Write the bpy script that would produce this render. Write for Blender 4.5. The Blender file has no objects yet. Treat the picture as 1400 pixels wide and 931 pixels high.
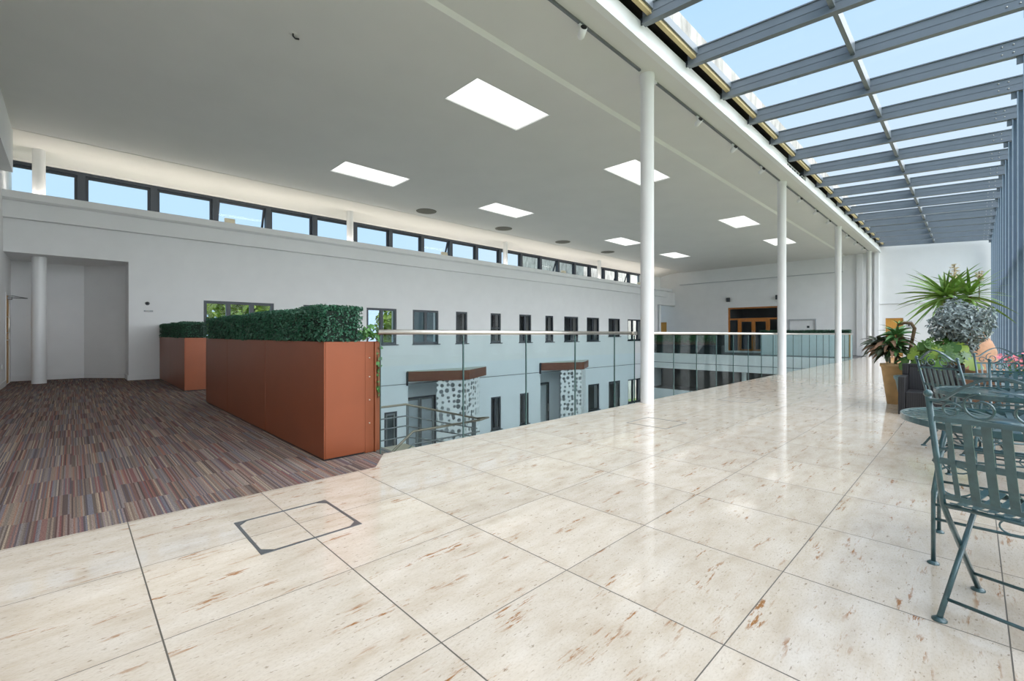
import bpy, math, random
import numpy as np
from math import sin, cos, pi, radians
from mathutils import Vector, Matrix
random.seed(7)
rng = np.random.default_rng(7)
sc = bpy.context.scene
COL = sc.collection

# ------------------------------------------------------------------ mesh helpers
class MB:
    def __init__(s): s.v = []; s.f = []; s.sm = []
    def add(s, vs, fs, smooth=False):
        b = len(s.v); s.v += [tuple(v) for v in vs]
        for f in fs: s.f.append(tuple(b + i for i in f)); s.sm.append(smooth)
        return s
    def box(s, x0, x1, y0, y1, z0, z1):
        vs = [(x0,y0,z0),(x1,y0,z0),(x1,y1,z0),(x0,y1,z0),(x0,y0,z1),(x1,y0,z1),(x1,y1,z1),(x0,y1,z1)]
        return s.add(vs, [(0,3,2,1),(4,5,6,7),(0,1,5,4),(1,2,6,5),(2,3,7,6),(3,0,4,7)])
    def prism(s, pts, z0, z1):
        n = len(pts)
        vs = [(p[0],p[1],z0) for p in pts] + [(p[0],p[1],z1) for p in pts]
        return s.add(vs, [tuple(range(n))[::-1], tuple(range(n,2*n))] + [(i,(i+1)%n,n+(i+1)%n,n+i) for i in range(n)])
    def extrude_x(s, prof, x0, x1):          # prof: (y, z) outline
        n = len(prof)
        vs = [(x0,p[0],p[1]) for p in prof] + [(x1,p[0],p[1]) for p in prof]
        return s.add(vs, [tuple(range(n)), tuple(range(n,2*n))[::-1]] + [(i,n+i,n+(i+1)%n,(i+1)%n) for i in range(n)])
    def tube(s, pts, r, n=8, closed=False, flat=None):
        """round tube, or a flat bar when flat=(half width, half thickness, across vector)"""
        P = [Vector(p) for p in pts]; m = len(P); rings = []; vs = []
        for i, p in enumerate(P):
            a = P[(i-1) % m] if (closed or i > 0) else p
            b = P[(i+1) % m] if (closed or i < m-1) else p
            t = (b - a).normalized()
            if flat:
                w, h, ac = flat; ac = Vector(ac)
                ac = (ac - t*ac.dot(t)).normalized(); nn = t.cross(ac)
                ring = [p + ac*w + nn*h, p - ac*w + nn*h, p - ac*w - nn*h, p + ac*w - nn*h]
            else:
                ref = Vector((0,0,1)) if abs(t.z) < .9 else Vector((1,0,0))
                if i and not flat:
                    ref = prev
                u = (ref - t*ref.dot(t)).normalized(); w2 = t.cross(u); prev = u
                rr = r[i] if isinstance(r, (list,tuple)) else r
                ring = [p + (u*cos(2*pi*k/n) + w2*sin(2*pi*k/n))*rr for k in range(n)]
            vs += ring
        k = 4 if flat else n
        fs = []
        for i in range(m if closed else m-1):
            j = (i+1) % m
            for q in range(k): fs.append((i*k+q, i*k+(q+1)%k, j*k+(q+1)%k, j*k+q))
        if not closed: fs += [tuple(range(k))[::-1], tuple(range((m-1)*k, m*k))]
        return s.add(vs, fs, not flat)
    def lathe(s, prof, n=32, cx=0, cy=0, caps=True):
        m = len(prof); vs = []
        for r, z in prof:
            vs += [(cx + r*cos(2*pi*k/n), cy + r*sin(2*pi*k/n), z) for k in range(n)]
        fs = [(i*n+k, i*n+(k+1)%n, (i+1)*n+(k+1)%n, (i+1)*n+k) for i in range(m-1) for k in range(n)]
        s.add(vs, fs, True)
        if caps:
            s.add(vs[:n], [tuple(range(n))[::-1]]); s.add(vs[-n:], [tuple(range(n))])
        return s
    def sphere(s, c, r, n=12, m=8):
        prof = [(max(1e-4, r*sin(pi*i/m)), c[2] - r*cos(pi*i/m)) for i in range(m+1)]
        return s.lathe(prof, n, c[0], c[1], False)
    def build(s, name, mat, parent=None, loc=None, rot=None):
        me = bpy.data.meshes.new(name)
        me.from_pydata(s.v, [], s.f); me.update()
        me.polygons.foreach_set('use_smooth', s.sm)
        if mat: me.materials.append(mat)
        o = bpy.data.objects.new(name, me); COL.objects.link(o)
        if parent: o.parent = parent
        if loc: o.location = loc
        if rot: o.rotation_euler = rot
        return o

def tag(o, label=None, cat=None, group=None, kind=None):
    if label: o['label'] = label
    if cat: o['category'] = cat
    if group: o['group'] = group
    if kind: o['kind'] = kind
    return o
def thing(name, label, cat, loc=(0,0,0), rz=0, group=None):
    o = bpy.data.objects.new(name, None); COL.objects.link(o)
    o.location = loc; o.rotation_euler = (0,0,rz); o.empty_display_size = .1
    return tag(o, label, cat, group)
def struct(o): o['kind'] = 'structure'; return o
def sempty(name, loc=(0,0,0)):
    o = bpy.data.objects.new(name, None); COL.objects.link(o); o.location = loc; o['kind'] = 'structure'; return o
def kids(o): return [c for c in COL.objects if c.parent == o]
def copy_tree(o, loc=None, rz=None, label=None, group=None):
    c = o.copy(); COL.objects.link(c)
    if loc is not None: c.location = loc
    if rz is not None: c.rotation_euler = (0,0,rz)
    if label: c['label'] = label
    if group: c['group'] = group
    for ch in kids(o):
        d = ch.copy(); COL.objects.link(d); d.parent = c
        for g in kids(ch):
            e = g.copy(); COL.objects.link(e); e.parent = d
    return c
def bevel(o, w=.004, seg=2):
    m = o.modifiers.new('bevel', 'BEVEL'); m.width = w; m.segments = seg; m.limit_method = 'ANGLE'; return o

# ------------------------------------------------------------------ materials
def srgb(r, g, b):
    f = lambda c: (c/255/12.92) if c/255 <= .04045 else ((c/255+.055)/1.055)**2.4
    return (f(r), f(g), f(b), 1)
class NT:
    def __init__(s, name):
        s.m = bpy.data.materials.new(name); s.m.use_nodes = True
        s.t = s.m.node_tree; s.t.nodes.clear()
        s.out = s.n('ShaderNodeOutputMaterial')
    def n(s, typ, **kw):
        x = s.t.nodes.new(typ)
        for k, v in kw.items():
            if k in x.inputs.keys() if isinstance(k, str) else False: x.inputs[k].default_value = v
            else: setattr(x, k, v)
        return x
    def l(s, a, b): s.t.links.new(a, b)
    def math(s, op, a, b=None, clamp=False):
        x = s.n('ShaderNodeMath'); x.operation = op; x.use_clamp = clamp
        for i, q in enumerate((a, b)):
            if q is None: continue
            if isinstance(q, (int, float)): x.inputs[i].default_value = q
            else: s.l(q, x.inputs[i])
        return x.outputs[0]
    def mix(s, fac, a, b, blend='MIX'):
        x = s.n('ShaderNodeMix'); x.data_type = 'RGBA'; x.blend_type = blend
        for sock, q in ((x.inputs[0], fac), (x.inputs[6], a), (x.inputs[7], b)):
            if isinstance(q, (int, float, tuple)): sock.default_value = q
            else: s.l(q, sock)
        return x.outputs[2]
    def noise(s, vec, scale, detail=3, rough=.55):
        x = s.n('ShaderNodeTexNoise'); x.inputs['Scale'].default_value = scale
        x.inputs['Detail'].default_value = detail; x.inputs['Roughness'].default_value = rough
        s.l(vec, x.inputs['Vector']); return x.outputs['Fac']
    def mapping(s, vec, scale=(1,1,1), loc=(0,0,0)):
        x = s.n('ShaderNodeMapping'); x.inputs['Scale'].default_value = scale; x.inputs['Location'].default_value = loc
        s.l(vec, x.inputs['Vector']); return x.outputs[0]
    def ramp(s, fac, stops, interp='LINEAR'):
        x = s.n('ShaderNodeValToRGB'); r = x.color_ramp; r.interpolation = interp
        while len(r.elements) < len(stops): r.elements.new(.5)
        for e, (p, c) in zip(r.elements, stops): e.position = p; e.color = c
        s.l(fac, x.inputs[0]); return x.outputs[0]
    def bsdf(s, color, rough=.5, metal=0, spec=.5, bump=None, bstr=.2, bdist=.01, **kw):
        b = s.n('ShaderNodeBsdfPrincipled')
        for key, q in (('Base Color', color), ('Roughness', rough), ('Metallic', metal), ('Specular IOR Level', spec)):
            if isinstance(q, (int, float, tuple)): b.inputs[key].default_value = q
            else: s.l(q, b.inputs[key])
        for k, q in kw.items(): b.inputs[k.replace('_', ' ')].default_value = q
        if bump is not None:
            x = s.n('ShaderNodeBump'); x.inputs['Strength'].default_value = bstr; x.inputs['Distance'].default_value = bdist
            s.l(bump, x.inputs['Height']); s.l(x.outputs[0], b.inputs['Normal'])
        s.l(b.outputs[0], s.out.inputs[0]); return b
    def obj(s): return s.n('ShaderNodeTexCoord').outputs['Object']
    def geo(s): return s.n('ShaderNodeNewGeometry').outputs['Position']
def vary(name, c, rough=.5, metal=0, amp=.08, scale=6, spec=.5, bstr=0, stretch=(1,1,1), bscale=60, coat=0):
    t = NT(name); v = t.mapping(t.obj(), stretch)
    n = t.noise(v, scale)
    lo = tuple(x*(1-amp) for x in c[:3]) + (1,); hi = tuple(min(1, x*(1+amp)) for x in c[:3]) + (1,)
    colr = t.ramp(n, [(.3, lo), (.7, hi)])
    t.bsdf(colr, rough, metal, spec, t.noise(v, bscale) if bstr else None, bstr, Coat_Weight=coat, Coat_Roughness=.15)
    return t.m
M = {}
M['wall'] = vary('white_paint', (.80,.80,.80,1), .75, amp=.02, scale=2, bstr=.03, bscale=120)
M['ceiling'] = vary('ceiling_paint', (.76,.745,.725,1), .85, amp=.02, scale=1)
M['soffit'] = vary('soffit_paint', (.82,.79,.75,1), .8, amp=.02, scale=1)
M['lower'] = vary('lower_render', (.76,.79,.82,1), .7, amp=.02, scale=1.5)
M['white_metal'] = vary('white_metal', (.8,.8,.8,1), .4, amp=.02, scale=3)
M['column'] = vary('column_paint', (.8,.8,.8,1), .35, amp=.02, scale=2)
M['trimw'] = vary('trim_white', (.78,.78,.78,1), .5, amp=.02)
M['anthracite'] = vary('anthracite', srgb(52,58,66), .4, amp=.08)
M['steel_blue'] = vary('blue_grey_steel', srgb(116,123,130), .42, amp=.05, scale=2)
M['steel_shaded'] = vary('shaded_blue_steel', srgb(92,106,124), .42, amp=.06)  # facade post steel darkened, shade on the web put into the colour
M['steel_lit_edge'] = vary('lit_edge_steel', srgb(150,164,180), .4, amp=.05)  # lighter copy of the post steel, light on the flange edges painted in
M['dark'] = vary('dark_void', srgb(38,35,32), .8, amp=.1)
M['tan'] = vary('insulation_tan', srgb(205,185,140), .8, amp=.06)
M['timber'] = vary('oak', srgb(178,112,48), .4, amp=.18, scale=3, stretch=(8,8,.8))
M['timber_light'] = vary('light_oak', srgb(205,150,70), .45, amp=.12, scale=3, stretch=(8,8,.8))
M['canopy'] = vary('canopy_timber', srgb(112,62,40), .45, amp=.2, scale=4, stretch=(1,1,12))
M['canopy_top'] = vary('canopy_top', srgb(205,210,205), .7, amp=.04)
M['stainless'] = vary('stainless', srgb(205,200,192), .28, 1, amp=.05)
M['bronze'] = vary('stair_rail_metal', srgb(150,138,122), .35, .8, amp=.06)
M['grey_steel'] = vary('grey_steel', srgb(125,128,130), .4, .6, amp=.06)
M['black'] = vary('black_plastic', srgb(22,22,23), .4, amp=.1)
M['grey_disc'] = vary('grey_mesh_disc', srgb(120,117,110), .8, amp=.06, scale=30)
M['cream'] = vary('cream_plastic', srgb(225,215,190), .5, amp=.03)
M['sign'] = vary('grey_sign', srgb(185,187,190), .4, amp=.03)
M['terracotta'] = vary('terracotta', srgb(188,142,112), .85, amp=.14, scale=9, bstr=.15)
M['ochre'] = vary('ochre_clay', srgb(200,165,118), .8, amp=.12, scale=8, bstr=.1)
M['teal_pot'] = vary('teal_glaze', srgb(95,125,128), .35, amp=.1, scale=10)
M['soil'] = vary('soil', srgb(60,45,35), .95, amp=.3, scale=40)
M['green_paint'] = vary('teal_green_paint', srgb(56,86,90), .3, .2, amp=.22, scale=25, bstr=.1, coat=.8)
M['bark'] = vary('bark', srgb(120,98,72), .9, amp=.3, scale=20, stretch=(4,4,1), bstr=.4)
M['dead'] = vary('dead_leaf', srgb(128,96,72), .8, amp=.35, scale=14)
M['darkleaf'] = vary('dark_leaf', srgb(62,70,48), .5, amp=.35, scale=14)
M['yucca'] = vary('yucca_leaf', srgb(118,150,68), .45, amp=.3, scale=8)
t = NT('monstera_leaf'); oi = t.n('ShaderNodeObjectInfo')
t.bsdf(t.ramp(oi.outputs['Random'], [(0, srgb(52,88,34)), (.5, srgb(88,124,44)), (1, srgb(138,158,62))]), .35); M['monstera'] = t.m
M['ficus'] = vary('ficus_leaf', srgb(150,160,158), .45, amp=.6, scale=30)
M['ivy'] = vary('ivy_leaf', srgb(84,130,70), .5, amp=.3, scale=15)
M['hedge'] = vary('hedge_leaf', srgb(46,92,68), .38, amp=.6, scale=40)
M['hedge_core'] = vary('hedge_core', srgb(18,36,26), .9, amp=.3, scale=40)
M['tree'] = vary('tree_leaf', srgb(140,165,62), .6, amp=.4, scale=3)
M['flower'] = vary('pink_petal', srgb(225,120,130), .6, amp=.2, scale=20)
M['blossom'] = vary('cream_blossom', srgb(210,190,150), .7, amp=.2, scale=20)
M['grass'] = vary('grass', srgb(120,140,80), .9, amp=.3, scale=2)
M['concrete'] = vary('stained_concrete', srgb(176,172,164), .85, amp=.4, scale=5, stretch=(1,1,.3))
M['grey_floor'] = vary('dark_grey_carpet', srgb(92,90,90), .9, amp=.1, scale=30)
M['lower_floor'] = vary('pale_lower_floor', srgb(205,205,200), .5, amp=.05, scale=3)
M['beige'] = vary('beige_stone', srgb(200,188,165), .5, amp=.08)
M['dark_glass'] = NT('tinted_dark').m
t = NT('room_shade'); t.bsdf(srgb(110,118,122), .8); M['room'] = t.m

def glass_mat(name, tint, refl=.06, rough=0.0):
    t = NT(name); tr = t.n('ShaderNodeBsdfTransparent'); tr.inputs[0].default_value = tint
    gl = t.n('ShaderNodeBsdfGlossy'); gl.inputs['Roughness'].default_value = rough; gl.inputs['Color'].default_value = (1,1,1,1)
    lw = t.n('ShaderNodeLayerWeight'); lw.inputs[0].default_value = .5
    fr = t.math('MULTIPLY_ADD', t.math('POWER', lw.outputs['Facing'], 5.0), .10); fr.node.inputs[2].default_value = .006
    mx = t.n('ShaderNodeMixShader'); t.l(fr, mx.inputs[0]); t.l(tr.outputs[0], mx.inputs[1]); t.l(gl.outputs[0], mx.inputs[2])
    t.l(mx.outputs[0], t.out.inputs[0]); return t.m
M['glass'] = glass_mat('clear_glass', (.95,.96,.965,1))
M['rail_glass'] = glass_mat('green_tinted_glass', (.86,.93,.935,1))
M['glass_edge'] = vary('glass_edge', srgb(70,95,92), .2, amp=.1)

# copper-brown lacquered sheet
M['copper'] = vary('copper_lacquer', srgb(134,70,40), .38, .3, amp=.05, scale=3)
M['copper_dark'] = M['copper']

# travertine paving
def travertine():
    t = NT('travertine_tiles'); p = t.geo()
    sep = t.n('ShaderNodeSeparateXYZ'); t.l(p, sep.inputs[0]); X, Y = sep.outputs[0], sep.outputs[1]
    S = .7225
    gx = t.math('DIVIDE', t.math('SUBTRACT', X, .240), S); gy = t.math('DIVIDE', t.math('SUBTRACT', Y, 2.0765), S)
    ix, iy = t.math('FLOOR', gx), t.math('FLOOR', gy)
    fx, fy = t.math('SUBTRACT', gx, ix), t.math('SUBTRACT', gy, iy)
    ex = t.math('MINIMUM', fx, t.math('SUBTRACT', 1, fx)); ey = t.math('MINIMUM', fy, t.math('SUBTRACT', 1, fy))
    jx = t.math('LESS_THAN', ex, .0040); jy = t.math('LESS_THAN', ey, .0030)
    joint = t.math('MAXIMUM', jx, jy)
    cb = t.n('ShaderNodeCombineXYZ'); t.l(ix, cb.inputs[0]); t.l(iy, cb.inputs[1])
    wn = t.n('ShaderNodeTexWhiteNoise'); wn.noise_dimensions = '2D'; t.l(cb.outputs[0], wn.inputs['Vector'])
    off = t.n('ShaderNodeVectorMath'); off.operation = 'MULTIPLY_ADD'; off.inputs[1].default_value = (7, 7, 0)
    t.l(wn.outputs['Color'], off.inputs[0]); t.l(p, off.inputs[2]); q = off.outputs[0]
    cloud = t.noise(t.mapping(q, (1.6, 4, 1)), 2.2, 5, .6)
    base = t.ramp(cloud, [(.28, srgb(196,179,159)), (.5, srgb(211,197,180)), (.72, srgb(220,208,194))])
    vein = t.noise(t.mapping(q, (3, 26, 1)), 2.0, 5, .65)
    base = t.mix(t.ramp(vein, [(.55, (0,0,0,1)), (.75, (.45,.45,.45,1))]), base, srgb(198,178,150))
    # rusty streaks, only here and there
    st = t.noise(t.mapping(q, (5, 30, 1)), 1.6, 6, .7)
    gate = t.noise(t.mapping(q, (1.2, 5.5, 1), (3.1, 8.2, 0)), 1.9, 3, .6)
    m1 = t.ramp(st, [(.52, (0,0,0,1)), (.58, (1,1,1,1))]); m2 = t.ramp(gate, [(.56, (0,0,0,1)), (.66, (1,1,1,1))])
    rust = t.mix(1.0, m1, m2, 'MULTIPLY')
    base = t.mix(t.math('MULTIPLY', rust, .95), base, srgb(156,100,44))
    grain = t.noise(t.mapping(q, (30, 70, 1)), 2.0, 4, .7)
    base = t.mix(t.ramp(grain, [(.50, (0,0,0,1)), (.72, (.5,.5,.5,1))]), base, srgb(176,156,134))
    # small dark pits
    pit = t.noise(t.mapping(q, (22, 55, 1)), 1.3, 3, .6)
    base = t.mix(t.math('MULTIPLY', t.ramp(pit, [(.63, (0,0,0,1)), (.69, (1,1,1,1))]), .6), base, srgb(125,104,82))
    tone = t.math('MULTIPLY_ADD', wn.outputs['Value'], .10); tone.node.inputs[2].default_value = .93
    tc = t.n('ShaderNodeCombineColor'); [t.l(tone, tc.inputs[i]) for i in range(3)]
    base = t.mix(1.0, base, tc.outputs[0], 'MULTIPLY')
    col = t.mix(joint, base, srgb(95,88,80))
    ro = t.math('MULTIPLY_ADD', cloud, .05); ro.node.inputs[2].default_value = .055
    ro = t.math('MAXIMUM', ro, t.math('MULTIPLY', joint, .6))
    ht = t.math('SUBTRACT', 1, joint)
    t.bsdf(col, ro, 0, .62, ht, .25, .002)
    return t.m
M['travertine'] = travertine()

def stripe_carpet():
    t = NT('striped_carpet'); p = t.geo()
    sep = t.n('ShaderNodeSeparateXYZ'); t.l(p, sep.inputs[0]); X, Y = sep.outputs[0], sep.outputs[1]
    tx = t.math('FLOOR', t.math('DIVIDE', X, .25))
    wx = t.n('ShaderNodeTexWhiteNoise'); wx.noise_dimensions = '1D'; t.l(tx, wx.inputs['W'])
    ty = t.math('FLOOR', t.math('ADD', t.math('DIVIDE', Y, .5), t.math('MULTIPLY', wx.outputs['Value'], .5)))
    def stripes(w, k):
        wob = X
        sx = t.math('FLOOR', t.math('DIVIDE', wob, w))
        cb = t.n('ShaderNodeCombineXYZ'); t.l(sx, cb.inputs[0]); t.l(ty, cb.inputs[1]); cb.inputs[2].default_value = k
        wn = t.n('ShaderNodeTexWhiteNoise'); wn.noise_dimensions = '3D'; t.l(cb.outputs[0], wn.inputs['Vector']); return wn.outputs['Value']
    pal = [srgb(112,90,80), srgb(146,126,110), srgb(120,116,122), srgb(84,70,66), srgb(176,158,136), srgb(126,80,76),
           srgb(102,98,106), srgb(152,132,124), srgb(72,62,58), srgb(140,130,122), srgb(150,108,90), srgb(118,108,100)]
    a = t.ramp(stripes(.0085, 1.0), [(i/len(pal), c) for i, c in enumerate(pal)], 'CONSTANT')
    pal2 = [srgb(124,106,102), srgb(96,80,76), srgb(150,134,120), srgb(116,114,124), srgb(130,92,88)]
    b = t.ramp(stripes(.034, 4.0), [(i/len(pal2), c) for i, c in enumerate(pal2)], 'CONSTANT')
    col = t.mix(.30, a, b)
    pile = t.noise(t.mapping(p, (160, 90, 1)), 1, 2)
    col = t.mix(t.ramp(pile, [(.35, (.55,.55,.55,1)), (.6, (0,0,0,1))]), col, srgb(66,56,54))
    b_ = t.bsdf(col, .95, 0, .15, pile, .5, .004)
    return t.m
M['carpet'] = stripe_carpet()

def emissive(name, c, s, base=(.8,.8,.8,1)):
    t = NT(name); b = t.bsdf(base, .5); b.inputs['Emission Color'].default_value = c; b.inputs['Emission Strength'].default_value = s; return t.m
M['diffuser'] = emissive('lit_diffuser', (1,.99,.97,1), .8)

def perforated():
    t = NT('perforated_white'); o = t.obj()
    sep = t.n('ShaderNodeSeparateXYZ'); t.l(o, sep.inputs[0])
    cb = t.n('ShaderNodeCombineXYZ'); t.l(sep.outputs[0], cb.inputs[0]); t.l(sep.outputs[2], cb.inputs[1])
    vo = t.n('ShaderNodeTexVoronoi'); vo.voronoi_dimensions = '2D'; vo.inputs['Scale'].default_value = 4.6; vo.inputs['Randomness'].default_value = .5
    t.l(cb.outputs[0], vo.inputs['Vector'])
    sc_ = t.n('ShaderNodeSeparateColor'); t.l(vo.outputs['Color'], sc_.inputs[0])
    rad = t.math('MULTIPLY_ADD', sc_.outputs[0], .22); rad.node.inputs[2].default_value = .22
    hole = t.math('LESS_THAN', vo.outputs['Distance'], rad)
    b = t.n('ShaderNodeBsdfPrincipled'); b.inputs['Base Color'].default_value = (.82,.83,.84,1); b.inputs['Roughness'].default_value = .5
    tr = t.n('ShaderNodeBsdfTransparent'); mx = t.n('ShaderNodeMixShader')
    t.l(hole, mx.inputs[0]); t.l(b.outputs[0], mx.inputs[1]); t.l(tr.outputs[0], mx.inputs[2]); t.l(mx.outputs[0], t.out.inputs[0])
    return t.m
M['perforated'] = perforated()

def rattan():
    t = NT('black_rattan'); o = t.obj()
    w1 = t.n('ShaderNodeTexWave'); w1.bands_direction = 'Y'; w1.inputs['Scale'].default_value = 28; t.l(o, w1.inputs['Vector'])
    w2 = t.n('ShaderNodeTexWave'); w2.bands_direction = 'Z'; w2.inputs['Scale'].default_value = 40; t.l(o, w2.inputs['Vector'])
    h = t.math('MULTIPLY', w1.outputs['Fac'], t.math('MULTIPLY_ADD', w2.outputs['Fac'], .5)); 
    col = t.ramp(w1.outputs['Fac'], [(.2, srgb(20,19,20)), (.9, srgb(58,56,58))])
    t.bsdf(col, .5, 0, .4, h, .5, .006); return t.m
M['rattan'] = rattan()

# ------------------------------------------------------------------ dimensions (metres)
YG = -.69          # glazed side
YW = 14.45         # long white wall
XL, XE = -1.04, 29.86
ZF = -3.86         # lower floor
ZC, ZN = 5.34, 5.39
YB = 3.84          # edge of gallery / glass line
XV = 25.7          # bridge edge
XP = 2.12          # carpet edge towards the void

def wall_xz(name, x0, x1, z0, z1, ya, yb, holes, mat):
    """wall in an X-Z plane between ya (room face) and yb with rectangular openings"""
    xs = sorted({x0, x1} | {h[i] for h in holes for i in (0,1)}); zs = sorted({z0, z1} | {h[i] for h in holes for i in (2,3)})
    xs = [x for x in xs if x0 <= x <= x1]; zs = [z for z in zs if z0 <= z <= z1]
    solid = {}
    for i in range(len(xs)-1):
        for j in range(len(zs)-1):
            cx_, cz_ = (xs[i]+xs[i+1])/2, (zs[j]+zs[j+1])/2
            solid[i,j] = not any(h[0] < cx_ < h[1] and h[2] < cz_ < h[3] for h in holes)
    b = MB()
    for (i,j), ok in solid.items():
        if not ok: continue
        X0,X1,Z0,Z1 = xs[i],xs[i+1],zs[j],zs[j+1]
        b.add([(X0,ya,Z0),(X1,ya,Z0),(X1,ya,Z1),(X0,ya,Z1)], [(0,1,2,3)])
        b.add([(X0,yb,Z0),(X1,yb,Z0),(X1,yb,Z1),(X0,yb,Z1)], [(3,2,1,0)])
        if not solid.get((i-1,j)): b.add([(X0,ya,Z0),(X0,yb,Z0),(X0,yb,Z1),(X0,ya,Z1)], [(3,2,1,0)])
        if not solid.get((i+1,j)): b.add([(X1,ya,Z0),(X1,yb,Z0),(X1,yb,Z1),(X1,ya,Z1)], [(0,1,2,3)])
        if not solid.get((i,j-1)): b.add([(X0,ya,Z0),(X1,ya,Z0),(X1,yb,Z0),(X0,yb,Z0)], [(3,2,1,0)])
        if not solid.get((i,j+1)): b.add([(X0,ya,Z1),(X1,ya,Z1),(X1,yb,Z1),(X0,yb,Z1)], [(0,1,2,3)])
    return struct(b.build(name, mat))

# ------------------------------------------------------------------ floors
b = MB(); b.prism([(XL,YG-.2),(XE,YG-.2),(XE,YB+.04),(2.1,YB+.04),(1.84,3.535),(XL,3.535)], -.35, 0)
struct(b.build('floor', M['travertine']))
b = MB(); b.prism([(XL,3.535),(1.84,3.535),(2.1,YB+.04),(XP+.1,YB+.04),(XP+.1,16.2),(XL,16.2)], -.35, -.004)
struct(b.build('floor_carpet', M['carpet']))
b = MB(); b.box(XV, XE, YB+.04, 17, -.9, 0)
struct(b.build('floor_bridge', M['trimw']))
b = MB(); b.box(XV+.25, XE, YB+.05, 17, 0, .006)
struct(b.build('floor_bridge_carpet', M['grey_floor']))
b = MB(); b.box(XV-.012, XV, YB+.04, YW, -.56, -.535)
struct(b.build('trim_bridge', M['anthracite']))
b = MB(); b.box(XL, 40, YG, 18, ZF-.2, ZF)
struct(b.build('floor_lower', M['lower_floor']))
b = MB(); b.box(-60, 120, -80, 120, ZF-.6, ZF-.25)
struct(b.build('ground', M['grass']))
b = MB(); b.box(XP+.1, XV, YB-.06, YB+.04, ZF, -.35)     # wall below the gallery edge
struct(b.build('wall_gallery', M['lower']))
b = MB(); b.box(XP-.05, XP+.1, YB+.04, YW, ZF, -.35)
struct(b.build('wall_landing', M['lower']))
# under the bridge: white parapet, dark recess behind it
b = MB(); b.box(XV, XV+.2, YB+.04, YW, ZF, -2.17)
struct(b.build('wall_parapet', M['lower']))
b = MB(); b.box(XV+.2, XE, YB+.04, YW, ZF, -2.2)
struct(b.build('floor_recess', M['grey_floor']))
b = MB(); b.box(XV+2.2, XV+2.4, YB+.04, YW, -2.2, -.9)
struct(b.build('wall_recess', M['grey_floor']))
b = MB(); b.lathe([(.12,-2.2),(.12,-.9)], 24, XV+.5, 8.75)
struct(b.build('column', M['column']))

# ------------------------------------------------------------------ long wall with its windows
UP = [(2.54,4.28,2),(5.12,6.15,1),(7.19,8.33,1),(9.0,10.14,1),(10.98,11.56,0),(12.83,13.43,0),(14.57,15.36,1),
      (16.36,16.95,0),(17.79,18.94,1),(19.69,20.82,1),(21.74,22.92,1),(23.76,25.5,2)]
ZS, ZH = .77, 2.04
LOW = [(12.85,13.43,1),(14.61,15.19,0),(19.82,20.84,0),(23.79,25.53,2)]
E1 = (8.8, 12.0); E2 = (16.0, 19.3)
holes = [(a,c,(ZS if i != 10 else 1.02),ZH) for i,(a,c,_) in enumerate(UP)] + [(a,c,-2.98,-1.57) for a,c,_ in LOW]
holes += [(XL,1.0,0,2.9), (21.76,22.92,ZF,-1.55), (7.85,8.35,ZF,-1.62), (E1[0],E1[1],ZF,-.66), (E2[0],E2[1],ZF,-.66), (27.4,XE,0,3.1)]
wall_xz('wall_back', XL, XE, 0, 4.0, YW, YW+.35, [h for h in holes if h[3] > 0], M['wall'])
wall_xz('wall_back_lower', XP, XE, ZF, 0, YW, YW+.35, [h for h in holes if h[3] < 0], M['lower'])
b = MB(); b.box(XP+.1, XV, YW-.012, YW, -.69, -.665); struct(b.build('trim_joint', M['grey_steel']))
# projecting ledge at the clerestory sill
b = MB(); b.extrude_x([(14.18,4.02),(14.18,4.17),(15.75,4.17),(15.75,3.98),(YW,3.98),(14.24,3.98)], XL, 28.9)
struct(b.build('trim_ledge', M['wall']))
b = MB(); b.box(XL, 28.4, 14.3, YW+.34, 3.62, 3.985); struct(b.build('trim_ledge_band', M['wall']))
# white upstand behind the ledge and above the clerestory
YWIN = 15.57
PITCH = 1.422; X0 = .18
b = MB(); b.box(XL-.2, XE+.2, YWIN-.08, YWIN+.25, 5.16, 6.1); struct(b.build('wall_clerestory_head', M['soffit']))
b = MB(); b.box(27.1, XE, YWIN-.05, YWIN+.2, 4.1, 5.3); struct(b.build('wall_clerestory_end', M['wall']))
xs = [X0 + PITCH*k for k in range(-1, 20)]
OPEN = {3, 8, 13, 18}
for k in range(20):
    xa, xb = xs[k], xs[k+1]
    w = sempty('window_%d' % (k+1), (xa, YWIN, 4.1))
    W = xb - xa; H = 1.06
    b = MB(); fw = .075
    b.box(.0, fw, -.04, .14, 0, H); b.box(W-fw, W, -.04, .14, 0, H); b.box(fw, W-fw, -.04, .14, H-fw, H); b.box(fw, W-fw, -.04, .14, 0, fw)
    b.build('window_frame', M['anthracite'], w)
    op = k in OPEN
    sb = MB(); sw = .055
    sb.box(fw, fw+sw, 0, .05, -(H-2*fw), 0); sb.box(W-fw-sw, W-fw, 0, .05, -(H-2*fw), 0)
    sb.box(fw+sw, W-fw-sw, 0, .05, -sw, 0); sb.box(fw+sw, W-fw-sw, 0, .05, -(H-2*fw), -(H-2*fw)+sw)
    s_ = sb.build('window_sash', M['anthracite'], w, (0,.05,H-fw), (radians(20) if op else 0, 0, 0))
    MB().box(fw+sw, W-fw-sw, .02, .03, -(H-2*fw)+sw, -sw).build('glass_pane', M['glass'], s_)
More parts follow.
